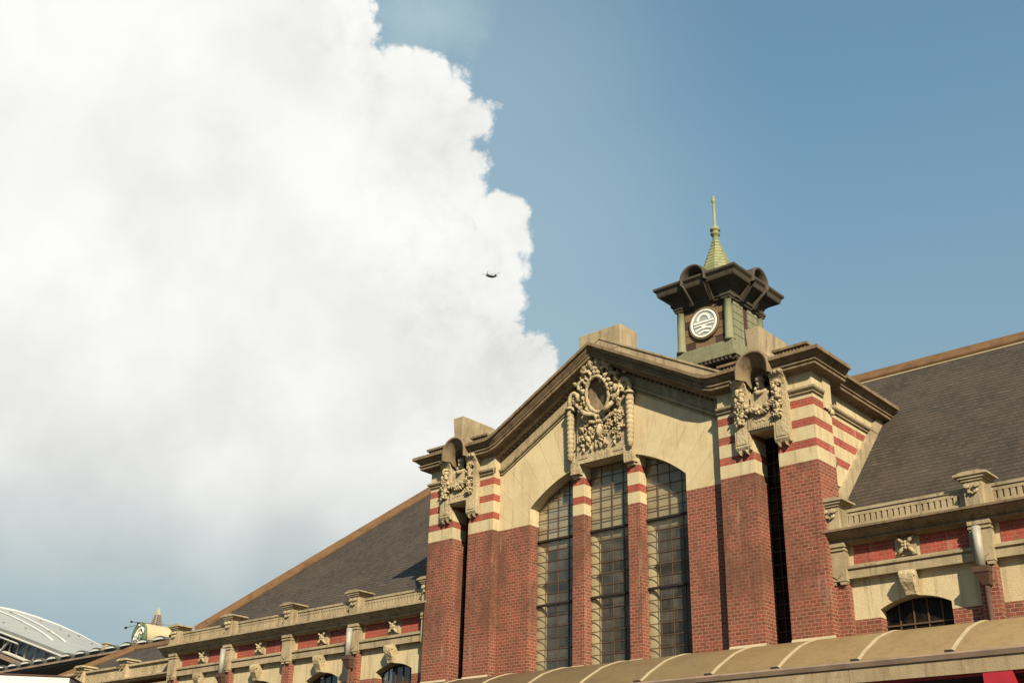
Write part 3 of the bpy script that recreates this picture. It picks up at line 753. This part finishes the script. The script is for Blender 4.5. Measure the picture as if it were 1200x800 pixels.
for s in (-1, 1):
    p, q = Vector((s*12.25, RY, RZ)), Vector((s*18.95, 1.10, zr(1.10)))
    t = (q-p).normalized(); sd = t.cross(Vector((0, 0, 1))).normalized(); up = sd.cross(t)
    if up.z < 0: up = -up
    m.loft([[c+sd*a*1.25+up*(b*1.1+.03) for a, b in prof] for c in (p-t*.1, q)], True, True)
m.build('ridge_cap', RIDGE, RF)
m = MB(); m.box(-12.2, 12.2, RY-.30, RY-.25, RZ-.30, RZ-.265); m.build('ridge_fillet', CREAM, RF)
m = MB(); m.hexa([(-18.55, 1.05, 8.7), (-18.35, 1.05, 8.7), (-18.35, 1.25, 8.7), (-18.55, 1.25, 8.7)], [(-18.46, 1.14, 9.22), (-18.44, 1.14, 9.22), (-18.44, 1.16, 9.22), (-18.46, 1.16, 9.22)]); m.build('roof_finial', DARK, RF)

# --- clock turret astride the ridge
TY = 5.97
m = MB(); m.box(-.86, .86, TY-.86, TY+.86, 13.9, 17.5)
TU = m.build('clock_turret', TDK, ST)
m = MB(); m2 = MB(); m3 = MB()
for i in range(6):                                 # coursed blocks on all four faces
    z0 = 16.03+i*.245; z1 = z0+.225
    for j in range(4):
        a = -.70+j*.35; b = a+.345
        tgt = m2 if ((j in (0, 3)) and i in (0, 3, 5)) else m
        if i % 2: a += .0
        tgt.box(a, b, TY-.885, TY-.86, z0, z1); tgt.box(a, b, TY+.86, TY+.885, z0, z1)
    for q0, q1 in ((-.70, -.14), (.14, .70)): m3.box(.86, .90, TY+q0, TY+q1, z0, z1); m3.box(-.90, -.86, TY+q0, TY+q1, z0, z1)
m.build('tan_block', TBR, TU); m2.build('dark_block', TDK, TU); m3.build('flank_block', COPPER, TU)
m = MB()
for hw, z0, z1 in ((1.0, 15.74, 15.98), (1.06, 15.55, 15.74), (1.14, 15.42, 15.55)): m.box(-hw, hw, TY-hw, TY+hw, z0, z1)
m.build('copper_base', COPPER, TU, .012)
m = MB(); k = -1.05
m.box(-1.05, 1.05, TY-1.05, TY+1.05, 15.30, 15.42)
while k < 1.0: m.box(k, k+.07, TY-1.12, TY-1.05, 15.32, 15.42); m.box(1.05, 1.12, TY+k, TY+k+.07, 15.32, 15.42); k += .14
m.build('dentil_row', EAVES, TU)
m = MB(); m.lathe([(.17, 0), (.17, .07), (.135, .10), (.125, .9), (.115, 1.36), (.13, 1.37), (.14, 1.40)], (-.84, TY-.90, 15.98), 12)
c0 = m.build('column', COPPER, TU)
m = MB(); m.box(-1.01, -.67, TY-1.07, TY-.73, 17.43, 17.50).box(-.98, -.70, TY-1.04, TY-.76, 17.36, 17.43); cap0 = m.build('column_capital', EAVES, TU)
for dx, dy in ((1.68, 0), (1.68, 1.80), (0, 1.80)):
    for o in (c0, cap0):
        q = o.copy(); COL.objects.link(q); q.location = (dx, dy, 0)
m = MB()
def sq(h, z): return [(-h, TY-h, z), (h, TY-h, z), (h, TY+h, z), (-h, TY+h, z)]
rows = [sq(.90, 17.38), sq(.95, 17.40), sq(.95, 17.46), sq(1.0, 17.48), sq(1.0, 17.54), sq(.98, 17.56), sq(1.02, 17.66), sq(1.16, 17.80), sq(1.36, 17.88), sq(1.38, 17.93), sq(1.40, 18.02), sq(1.47, 18.10), sq(1.47, 18.17), sq(1.2, 18.30), sq(.6, 18.52), sq(.42, 18.58)]
m.loft(rows, True, True); m.build('turret_eaves', EAVES, TU)
m = MB()
K = 12
for ax in range(4):
    def tr(x, y, z):
        for _ in range(ax): x, y = -y, x
        return (x, TY+y, z)
    def semi2(r, y, zc, leg): 
        return [tr(r, y, zc-leg)]+[tr(r*math.cos(math.pi*k/K), y, zc+r*math.sin(math.pi*k/K)) for k in range(K+1)]+[tr(-r, y, zc-leg)]
    m.loft([semi2(.45, -.7, 18.10, .15), semi2(.45, -1.46, 18.10, .15), semi2(.44, -1.52, 18.10, .15), semi2(.40, -1.53, 18.10, .15), semi2(.37, -1.48, 18.08, .18), semi2(.33, -1.30, 18.02, .30), semi2(.30, -1.02, 17.95, .52)], smooth=True)
m.pieces('lunette_hood', EAVES, TU)
m = MB()
for ax in range(4):
    def tr(x, y, z):
        for _ in range(ax): x, y = -y, x
        return (x, TY+y, z)
    for q in (-1, 1): m.hexa([tr(q*.36-.06, -1.03, 17.42), tr(q*.36+.06, -1.03, 17.42), tr(q*.36+.06, -.9, 17.42), tr(q*.36-.06, -.9, 17.42)], [tr(q*.40-.07, -1.45, 18.02), tr(q*.40+.07, -1.45, 18.02), tr(q*.40+.07, -.95, 18.02), tr(q*.40-.07, -.95, 18.02)])
m.pieces('eaves_bracket', EAVES, TU)
m = MB(); prof = []
for i in range(13):
    t = i/12; r = .60*(1-t)**1.12+.115; z = 18.40+1.55*t; prof += [(r+.03, z), (r+.022, z+.06), (r-.045, z+.066)]
m.lathe(prof, (0, TY, 0), 8, False, rot=math.pi/8)
m.lathe([(.115, 19.93), (.095, 20.10), (.10, 20.20), (.15, 20.24), (.16, 20.28), (.15, 20.31), (.11, 20.34), (.11, 20.37), (.165, 20.40), (.17, 20.45), (.15, 20.48), (.09, 20.54), (.05, 20.62), (.048, 21.38), (.032, 21.42), (.07, 21.47), (.075, 21.52), (.05, 21.58), (.055, 21.66), (.02, 21.70)], (0, TY, 0), 12)
m.build('spire', SPIRE, TU)
# round badge on the front (and sides)
m = MB(); m.lathe([(.53, -.03), (.53, -.09), (.49, -.11), (.465, -.08), (.465, -.05)], (0, TY-.86, 16.77), 40, True, 'y'); m.build('badge_frame', DSTONE, TU)
m = MB(); yb = TY-.955
rg = lambda r, c=36: [(r*math.cos(2*math.pi*k/c), r*math.sin(2*math.pi*k/c)) for k in range(c)]
m.loft([[(x, yb, 16.77+z) for x, z in rg(.465)], [(x, yb-.02, 16.77+z) for x, z in rg(.455)], [(x, yb-.02, 16.77+z) for x, z in rg(.41)], [(x, yb, 16.77+z) for x, z in rg(.40)]], True)
def slab(pts): m.prism([(x, 16.77+z) for x, z in pts], 'y', yb-.018, yb+.01)
slab([(-.35, .015), (.35, .015), (.345, .075), (-.345, .075)])
slab([(-.34, -.075), (.34, -.075), (.35, -.035), (-.35, -.035)])
slab([(.24*math.cos(math.pi*k/12), .10+.24*math.sin(math.pi*k/12)) for k in range(13)]+[(.17*math.cos(math.pi*k/12), .10+.17*math.sin(math.pi*k/12)) for k in range(12, -1, -1)])
slab([(-.30, -.19), (-.12, -.13), (.12, -.13), (.30, -.19), (.27, -.235), (.10, -.18), (-.10, -.18), (-.27, -.235)])
slab([(-.22, -.285), (.0, -.225), (.22, -.285), (.17, -.33), (.0, -.28), (-.17, -.33)])
slab([(-.05, -.13), (.05, -.13), (.09, -.08), (-.09, -.08)])
m.build('badge_emblem', WHITE, TU)
m = MB(); m.lathe([(.46, 0), (.46, -.01)], (0, yb+.012, 16.77), 36, False, 'y'); m.build('badge_field', GREYEN, TU)

# ================================================================== canopy along the front
CN = thing('entrance_canopy', 'tan curved sheet canopy with pale ribs running along the foot of the station front', 'canopy', (0, -1, 0))
pr = [(.0, 6.045), (-.30, 6.0), (-.65, 5.895), (-1.0, 5.765), (-1.30, 5.605), (-1.6, 5.44), (-1.85, 5.275), (-1.98, 5.19)]
m = MB(); x0, x1 = -9.0, 19.0
sect = pr+[(y+.03, z-.06) for y, z in reversed(pr)]
for i in range(len(pr)-1): pass
m.prism(sect, 'x', x0, x1, True)
CR = m.build('canopy_roof', CANOPY, CN)
xr = [4.13-1.74*k for k in range(7)]+[5.63, 7.28, 9.04, 10.8, 12.5, 14.2, 15.9]
m = MB(); x = 9.04
m.prism([(y+.005, z+.02) for y, z in pr]+[(y+.03, z-.03) for y, z in reversed(pr)], 'x', x-.035, x+.035)
rb = m.build('canopy_rib', RIBM, CN)
m = MB(); m.box(x-.09, x+.05, -2.06, -1.96, 5.16, 5.235); m.build('rib_foot', DARK, rb)
for q in xr:
    if abs(q-9.04) > .01: lift(rb, q-9.04)
m = MB(); m.prism([(-1.96, 5.20), (-2.10, 5.185), (-2.13, 5.15), (-2.10, 5.07), (-2.06, 5.06), (-1.96, 5.06)], 'x', x0, x1); m.build('gutter', GUTT, CN)
m = MB()
for a, b in ((x0, .6), (.61, 7.14), (7.15, 13.5), (13.51, x1)): m.box(a, b, -2.07, -1.95, 4.81, 5.058)
m.pieces('fascia', FASC, CN)
m = MB(); m.box(x0, x1, -1.99, -1.93, 4.765, 4.808); m.build('red_trim', REDP, CN)
m = MB(); m.box(x0, x1, -1.94, -.3, 4.72, 4.80); m.build('soffit', DARK, CN)
m = MB(); m.box(9.56, 10.06, -2.06, -1.5, .13, 4.81); cl = m.build('canopy_column', REDP, CN)
for dx in (-5.6, -11.2, -16.8, 5.6): lift(cl, dx)
m = MB()                                           # lead flashing where the sheet meets brick
for a, b in ((-6.0, -5.06), (-4.454, -3.56), (3.56, 4.454), (5.06, 6.05)): m.prism([(-.25, 6.02), (-.27, 5.99), (-.30, 5.99), (-.262, 6.045), (-.25, 6.06)], 'x', a, b)
for a, b in ((-1.06, -.68), (.68, 1.06)): m.prism([(.05, 6.055), (.03, 6.045), (-.01, 6.05), (.04, 6.085)], 'x', a, b)
m.pieces('flashing', RIBM, CN)

# ================================================================== lower end wing on the left
LW = thing('end_wing', 'lower slate roofed wing with stone parapet joined to the far left end of the station', 'building', (-24, 4, 0))
m = MB(); m.box(-27.7, -19.03, .75, 8, 0, 7.45); m.build('wall', BRICK, LW)
m = MB(); m.prism([(.9, 7.38), (.45, 7.38), (.30, 7.44), (.30, 7.49), (.36, 7.50), (.50, 7.52), (.9, 7.52)], 'x', -27.7, -19.03)
m.prism([(.9, 7.10), (.5, 7.10), (.42, 7.14), (.42, 7.20), (.55, 7.22), (.9, 7.22)], 'x', -27.7, -19.03); m.build('cornice', STONE, LW)
m = MB(); m.box(-27.7, -19.03, .58, .9, 7.52, 7.93); m.box(-27.7, -19.03, .50, .95, 7.93, 8.0); m.build('parapet', CARVE, LW)
m = MB(); x = -22.35
m.box(x-.24, x+.24, .44, .9, 7.50, 8.06); m.prism([(x-.36, 8.14), (x+.36, 8.14), (x+.34, 8.18), (x+.2, 8.22), (x-.2, 8.22), (x-.34, 8.18)], 'y', .32, .95); m.box(x-.3, x+.3, .40, .95, 8.06, 8.14)
pw = m.build('parapet_pier', CARVE, LW)
m = MB()
for q in (-1, 1): m.lathe([(.05, -.06), (.05, .02)], (x+q*.10, .42, 7.98), 8, True, 'y'); m.lathe([(.035, -.05), (.035, .02)], (x+q*.05, .42, 7.87), 8, True, 'y')
m.build('carved_scroll', DSTONE, pw)
lift(pw, -3.0)
m = MB(); za = 8.0; ry, rz = 2.55, 9.17; xh, xe = -25.2, -28.0
m.add([(-18.9, .95, za), (-18.9, ry, rz), (xh, ry, rz), (xe, .95, za)], [(0, 1, 2, 3)]); m.add([(-18.9, 2*ry-.95, za), (-18.9, ry, rz), (xh, ry, rz), (xe, 2*ry-.95, za)], [(0, 1, 2, 3)]); m.add([(xh, ry, rz), (xe, .95, za), (xe, 2*ry-.95, za)], [(0, 1, 2)])
rf = m.build('slate_roof', SLATE, LW)
m = MB(); m.loft([[(x, ry+a*.8, rz+b*.7+.02) for a, b in prof_] for prof_ in ([(-.24, -.22), (-.255, -.17), (-.10, .08), (.10, .08), (.255, -.17), (.24, -.22)],) for x in (-18.95, xh)], True, True)
p, q = Vector((xh, ry, rz)), Vector((xe, .95, za)); t = (q-p).normalized(); sd = t.cross(Vector((0, 0, 1))).normalized(); up = sd.cross(t); up = up if up.z > 0 else -up
m.loft([[c+sd*a+up*(b+.05) for a, b in ((-.24, -.22), (-.255, -.17), (-.10, .08), (.10, .08), (.255, -.17), (.24, -.22))] for c in (p-t*.1, q)], True, True)
m.build('ridge_cap', RIDGE, rf)

# ================================================================== things beyond, at the far left
# platform roof with a row of white humps
PC = thing('platform_canopy', 'dark platform roof with a row of white humped skylights behind the end wing', 'canopy', (-50, 14, 0))
PYY = 14.
a_, b_ = on(196, 744.5, y=PYY), on(55, 772.5, y=PYY)
za, zb = a_.z, b_.z; zt = (za+zb)/2
m = MB(); m.prism([(PYY, zt-.55), (PYY, zt-.12), (PYY+5, zt+.25), (PYY+10, zt-.1), (PYY+10, zt-.5)], 'x', b_.x-14, a_.x+6); m.build('roof_slab', OLIVE, PC)
m = MB(); m.box(b_.x-14, a_.x+6, PYY-.12, PYY-.002, zt-.42, zt-.30); m.build('roof_edge', GUTT, PC)
hx = []
x = a_.x+1.0
m = MB(); m.prism([(x+(.62)*math.cos(math.pi*k/8), zt-.12+.24*math.sin(math.pi*k/8)) for k in range(9)], 'y', PYY-.10, PYY+6, True); hp = m.build('skylight_hump', OLIVE, PC)
m = MB(); m.prism([(x+.48*math.cos(math.pi*k/8), zt-.10+.12*math.sin(math.pi*k/8)) for k in range(9)], 'y', PYY-.16, PYY-.101); m.build('skylight_pane', WHITEM, hp)
for k in range(1, 17): lift(hp, -1.72*k)
m = MB(); m.box(a_.x-6.9, a_.x-6.5, PYY-.05, PYY+.3, zt-.1, zt+.26); m.box(a_.x-6.96, a_.x-6.44, PYY-.1, PYY+.35, zt+.26, zt+.31); m.build('vent_box', CREAM, PC)
m = MB()
for k in range(0, 9): m.box(a_.x-4*k-.14, a_.x-4*k+.14, PYY+2, PYY+2.28, 0, zt-.3)
m.pieces('post', GUTT, PC)

# barrel roofed hall with the round green sign on the end that faces the street
BY = 24.
c_ = on(164, 744, y=BY); r_ = (on(163, 730, y=BY)-c_).z; LEN = 11.
BH = thing('barrel_roof_hall', 'cream barrel roofed hall with round green emblem sign on its gable end', 'building', (c_.x, BY, 0))
def arcpts(r, y): return [(c_.x+r*math.cos(-.2+(math.pi+.4)*k/24), y, c_.z+r*math.sin(-.2+(math.pi+.4)*k/24)) for k in range(25)]
m = MB(); m.loft([arcpts(r_*.93, BY+.05), arcpts(r_*.99, BY+.06), arcpts(r_*.99, BY+LEN), arcpts(r_*.5, BY+LEN+.05)], smooth=True); m.build('barrel_roof', CREAM, BH)
m = MB()
for q in (.25, .5, .75, 1.): m.loft([arcpts(r_*1.0, BY+LEN*q-.05), arcpts(r_*1.02, BY+LEN*q-.05), arcpts(r_*1.02, BY+LEN*q+.05), arcpts(r_*1.0, BY+LEN*q+.05)])
m.build('roof_seam', RIBM, BH)
MB().box(c_.x-r_*.97, c_.x+r_*.97, BY+.1, BY+LEN, 0, c_.z-.1).build('wall', CREAM, BH)
def dsk(x, z, h): return Vector((c_.x+x, BY-h, c_.z+z))
m = MB(); m.loft([[dsk(r*math.cos(2*math.pi*k/32), r*math.sin(2*math.pi*k/32), h) for k in range(32)] for r, h in ((r_*.98, -.04), (r_*1.06, .0), (r_*1.06, .10), (r_*1.0, .14))], True, True)
SG = m.build('round_sign', GREEN, BH)
m = MB(); R = r_
def stroke(pts, w): m.tube([dsk(x*R, z*R, .15) for x, z in pts], [w*R*.6]+[w*R]*(len(pts)-2)+[w*R*.6], 6)
stroke([(.72, .10), (.66, .42), (.36, .56), (-.02, .40), (-.34, .10), (-.55, -.25), (-.66, -.60)], .095)
stroke([(.46, .05), (.28, .22), (.0, .08), (-.20, -.20), (-.30, -.62)], .095)
stroke([(.30, -.12), (.14, -.36), (.02, -.72)], .095)
stroke([(-.10, .74), (-.04, .80), (.02, .76)], .10)
m.build('sign_emblem', WHITE, SG)

# lattice mast with a pale tip
MY = 70.
b0, b1, tp = on(176, 738, y=MY), on(186, 737, y=MY), on(183, 713, y=MY)
MS = thing('lattice_mast', 'tapering red and grey lattice mast with pale tip behind the round green sign', 'mast', ((b0.x+b1.x)/2, MY, 0))
m = MB(); hw0 = abs(b1.x-b0.x)/2*.62; mx = (b0.x+b1.x)/2+.3; zb0 = b0.z; H = tp.z-zb0
def mw(z): return hw0*(1-(z-zb0)/H*.82)
cs = [(-1, -1), (1, -1), (1, 1), (-1, 1)]
for i in range(4):
    a, b = cs[i]; m.bar((mx+a*mw(0)*1., MY+b*mw(0), 0), (mx+a*mw(tp.z-.2*H), MY+b*mw(tp.z-.2*H), tp.z-.3*H), .22)
    for k in range(16):
        z0 = zb0-H+k*H*.11; z1 = z0+H*.11
        if z1 > tp.z-.3*H: break
        c, d = cs[(i+1) % 4]; m.bar((mx+a*mw(z0), MY+b*mw(z0), z0), (mx+c*mw(z1), MY+d*mw(z1), z1), .14); m.bar((mx+a*mw(z1), MY+b*mw(z1), z1), (mx+c*mw(z1), MY+d*mw(z1), z1), .14)
m.build('lattice', mat('mast_red_grey', flat((.22, .18, .17), .2, .6), .7), MS)
w = mw(tp.z-.42*H); m = MB(); m.hexa([(mx+a*w, MY+b*w, tp.z-.42*H) for a, b in cs], [(mx+a*w*.3, MY+b*w*.3, tp.z) for a, b in cs]); m.build('mast_tip', CREAM, MS)

# rooftop aerial with two dark knobs
AY = 23.
AE = thing('roof_aerial', 'thin aerial rods with two dark knobs beside the round green sign', 'aerial', tuple(on(160, 745, y=AY)))
m = MB(); p0, p1, p2 = on(158, 731, y=AY), on(154, 728, y=AY), on(147.5, 735, y=AY)
pb = on(166, 730, y=AY)
m.tube([pb+Vector((0, 0, -3)), pb], .03); m.tube([p1, on(200, 732, y=AY)], .025); m.tube([pb, p2], .025); m.build('rod', GUTT, AE)
m = MB(); m.ball(p1, .09, (1.6, 1, .9)); m.ball(p2, .10, (1.4, 1, 1)); m.ball(on(162, 730, y=AY), .09, (1.5, 1, .8)); m.pieces('knob', DARK, AE)

# the new station: a great curved roof on steel struts
NS = thing('new_station_hall', 'modern station hall with grey curved roof, white edge ribs and exposed steel struts', 'building', (on(30, 790, y=95).x, 95, 0))
top = [(-40, 706), (-15, 709), (0, 711.5), (20, 715.5), (45, 723), (70, 732), (95, 743), (125, 759), (140, 767)]
bot = [(-40, 722), (-15, 729), (0, 735), (20, 742), (45, 752), (62, 759), (78, 765), (95, 773), (108, 779)]
Y1, Y0 = 118., 96.
T = [on(u, v, y=Y1) for u, v in top]; B = [on(u, v, y=Y0) for u, v in bot]
rows = []
for t in (0, .25, .5, .75, 1.): rows.append([B[i].lerp(T[i], t)+Vector((0, 0, .5*math.sin(math.pi*t))) for i in range(len(T))])
m = MB(); m.loft(rows, smooth=True); m.loft([[p+Vector((0, .2, -.9)) for p in r] for r in rows], smooth=True); m.loft([rows[0], [p+Vector((0, .2, -.9)) for p in rows[0]]])
m.build('curved_roof', GREY, NS)
m = MB(); m.tube([p+Vector((0, -.4, -.25)) for p in rows[4]], [.62, .6, .58, .55, .5, .45, .4, .35, .3], 8, (1, .8)); m.build('edge_rib', WHITEM, NS)
def roofpt(f, t):                                   # f along, t up the slope
    i = min(int(f), len(T)-2); u = f-i; return B[i].lerp(T[i], t).lerp(B[i+1].lerp(T[i+1], t), u)+Vector((0, 0, .5*math.sin(math.pi*t)+.15))
m = MB(); m.tube([roofpt(1.+.35*k, .80-.055*k) for k in range(12)], .22, 6); m.build('roof_rib', WHITEM, NS)
m = MB(); m.tube([roofpt(2.6+.3*k, .80-.05*k) for k in range(11)], .2, 6); m.build('roof_rib', WHITEM, NS)
m = MB()
for f, t in ((3.0, .75), (4.1, .80), (4.6, .45), (5.1, .75), (5.6, .6), (6.0, .8), (3.4, .25), (2.2, .2), (6.6, .75)):
    p = roofpt(f, t); m.box(p.x-.25, p.x+.25, p.y-.2, p.y+.2, p.z-.2, p.z+.1)
m.pieces('roof_clip', GUTT, NS)
m = MB()
def bl(f, dz=0., dy=.0): 
    i = min(int(f), len(B)-2); p = B[i].lerp(B[i+1], f-i); return p+Vector((0, dy, dz))
for k in range(15):
    f = .4+k*.42; m.bar(bl(f, -.9, 1.2), bl(max(0, f-.35), -5.2, 2.5), .34)
m.tube([bl(f, -.95, .3) for f in (0, 2, 4, 6, 7.9)], .30, 6); m.tube([bl(f, -2.0, .8) for f in (0, 1, 2, 3)], .30, 6); m.tube([bl(f, -5.1, 2.4) for f in (0, 2, 4, 6)], .42, 6)
for f in (.2, 1.0, 1.7): m.bar(bl(f, -5.2, 2.2), bl(f+.75, -1.9, 1.0), .42)
m.pieces('strut', mat('pale_steel', flat((.50, .48, .45), .1, .4), .5), NS)
m = MB(); m.loft([[bl(f, -1.0, 3.), bl(f, -5.2, 3.2)] for f in (2.2, 4, 6, 7.5)]); m.build('glazing', BLUEG, NS)
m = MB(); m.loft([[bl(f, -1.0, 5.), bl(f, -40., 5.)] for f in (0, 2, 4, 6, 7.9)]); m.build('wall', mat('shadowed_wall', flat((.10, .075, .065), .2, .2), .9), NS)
m = MB(); m.loft([[bl(f, -5.4, 1.2), bl(f, -6.4, 1.2), bl(f, -6.4, 4.)] for f in (0, 2, 4, 6, 7.9)]); m.build('deck_edge', GUTT, NS)

# white flat canopy in the bottom left corner
q0, q1 = on(82, 793, z=5.6), on(-60, 787.5, z=5.6)
KB = thing('flat_white_canopy', 'flat white canopy edge at the bottom left in front of the lower end wing', 'canopy', (q0.x, q0.y, 0))
dq = (q1-q0).normalized(); dn_ = Vector((dq.y, -dq.x, 0))
if dn_.dot(_fw) < 0: dn_ = -dn_
lq = (q1-q0).length
def kb(mb, a, b, c, d, z0, z1, mt, nm):
    f = lambda t, w, z: tuple(q0+dq*t+dn_*w+Vector((0, 0, z-q0.z)))
    mb.hexa([f(a, c, z0), f(b, c, z0), f(b, d, z0), f(a, d, z0)], [f(a, c, z1), f(b, c, z1), f(b, d, z1), f(a, d, z1)]); return mb
kb(MB(), 0, lq, 0, 3.0, 5.1, 5.6, 0, 0).build('fascia', WHITEM, KB, .02)
kb(MB(), -.03, lq+.03, -.03, 3.03, 5.6, 5.63, 0, 0).build('edge_strip', RUST, KB)
m = MB()
for t in (.4, lq*.5, lq-.4): kb(m, t, t+.16, .3, .46, 0.0, 5.1, 0, 0)
m.pieces('post', PIPE, KB)

# helicopter in front of the cloud
hc = CAMP+ray(575.3, 323.6)*1750
HE = thing('helicopter', 'dark twin rotor helicopter flying in front of the big white cloud', 'helicopter', tuple(hc))
ex = _rt.copy(); ex.z = 0; ex.normalize(); ex = (ex*.93+Vector((-ex.y, ex.x, 0))*.36).normalized(); ey = Vector((-ex.y, ex.x, 0)); ez = Vector((0, 0, 1))
hp_ = lambda x, y, z: hc+ex*x+ey*y+ez*z
def hull(st):
    m = MB(); rows = []
    for x, w, h, z in st: rows.append([hp_(x, w*math.cos(2*math.pi*k/14), z+h*math.sin(2*math.pi*k/14)) for k in range(14)])
    m.loft(rows, True, True, True); return m
m = hull([(-8.2, .3, .3, -.5), (-7.6, 1.1, .9, -.4), (-6.5, 1.5, 1.35, -.1), (-5, 1.7, 1.7, 0), (3.5, 1.7, 1.7, 0), (5.5, 1.6, 1.5, .3), (7.4, 1.0, .9, 1.0), (8.3, .4, .4, 1.3)]); m.build('fuselage', CHOP, HE)
m = MB()
def hx_(a, b): m.hexa([hp_(*p) for p in a], [hp_(*p) for p in b])
hx_([(5.0, -.5, 1.2), (8.6, -.4, 1.2), (8.6, .4, 1.2), (5.0, .5, 1.2)], [(6.6, -.4, 4.2), (8.8, -.3, 4.2), (8.8, .3, 4.2), (6.6, .4, 4.2)])
hx_([(-7.4, -.6, 1.0), (-4.4, -.6, 1.4), (-4.4, .6, 1.4), (-7.4, .6, 1.0)], [(-6.8, -.4, 2.4), (-5.2, -.4, 2.4), (-5.2, .4, 2.4), (-6.8, .4, 2.4)])
m.pieces('rotor_pylon', CHOP, HE)
m = MB()
for y in (-1.9, 1.9):
    m.tube([hp_(-4.5, y, -.9), hp_(3.5, y, -.9)], .55, 8)
m.pieces('fuel_sponson', CHOP, HE)
m = MB()
for y in (-1.0, 1.0): m.tube([hp_(4.8, y, 2.1), hp_(7.4, y, 2.2)], .5, 8)
m.pieces('engine_pod', CHOP, HE)
for x, z, ph in ((-6.0, 2.7, .3), (7.8, 4.5, .9)):
    m = MB()
    for k in range(3):
        t = ph+2*math.pi*k/3; d = Vector((math.cos(t), math.sin(t)))
        a, b = Vector((-d.y, d.x))*.34, d*9.1
        m.hexa([hp_(x+i, j, z) for i, j in ((a.x, a.y), (b.x+a.x, b.y+a.y), (b.x-a.x, b.y-a.y), (-a.x, -a.y))], [hp_(x+i, j, z+.12) for i, j in ((a.x, a.y), (b.x+a.x, b.y+a.y), (b.x-a.x, b.y-a.y), (-a.x, -a.y))])
    m.lathe([(.4, -.5), (.4, .3)], hp_(x, 0, z), 8)
    m.build('rotor', CHOP, HE)
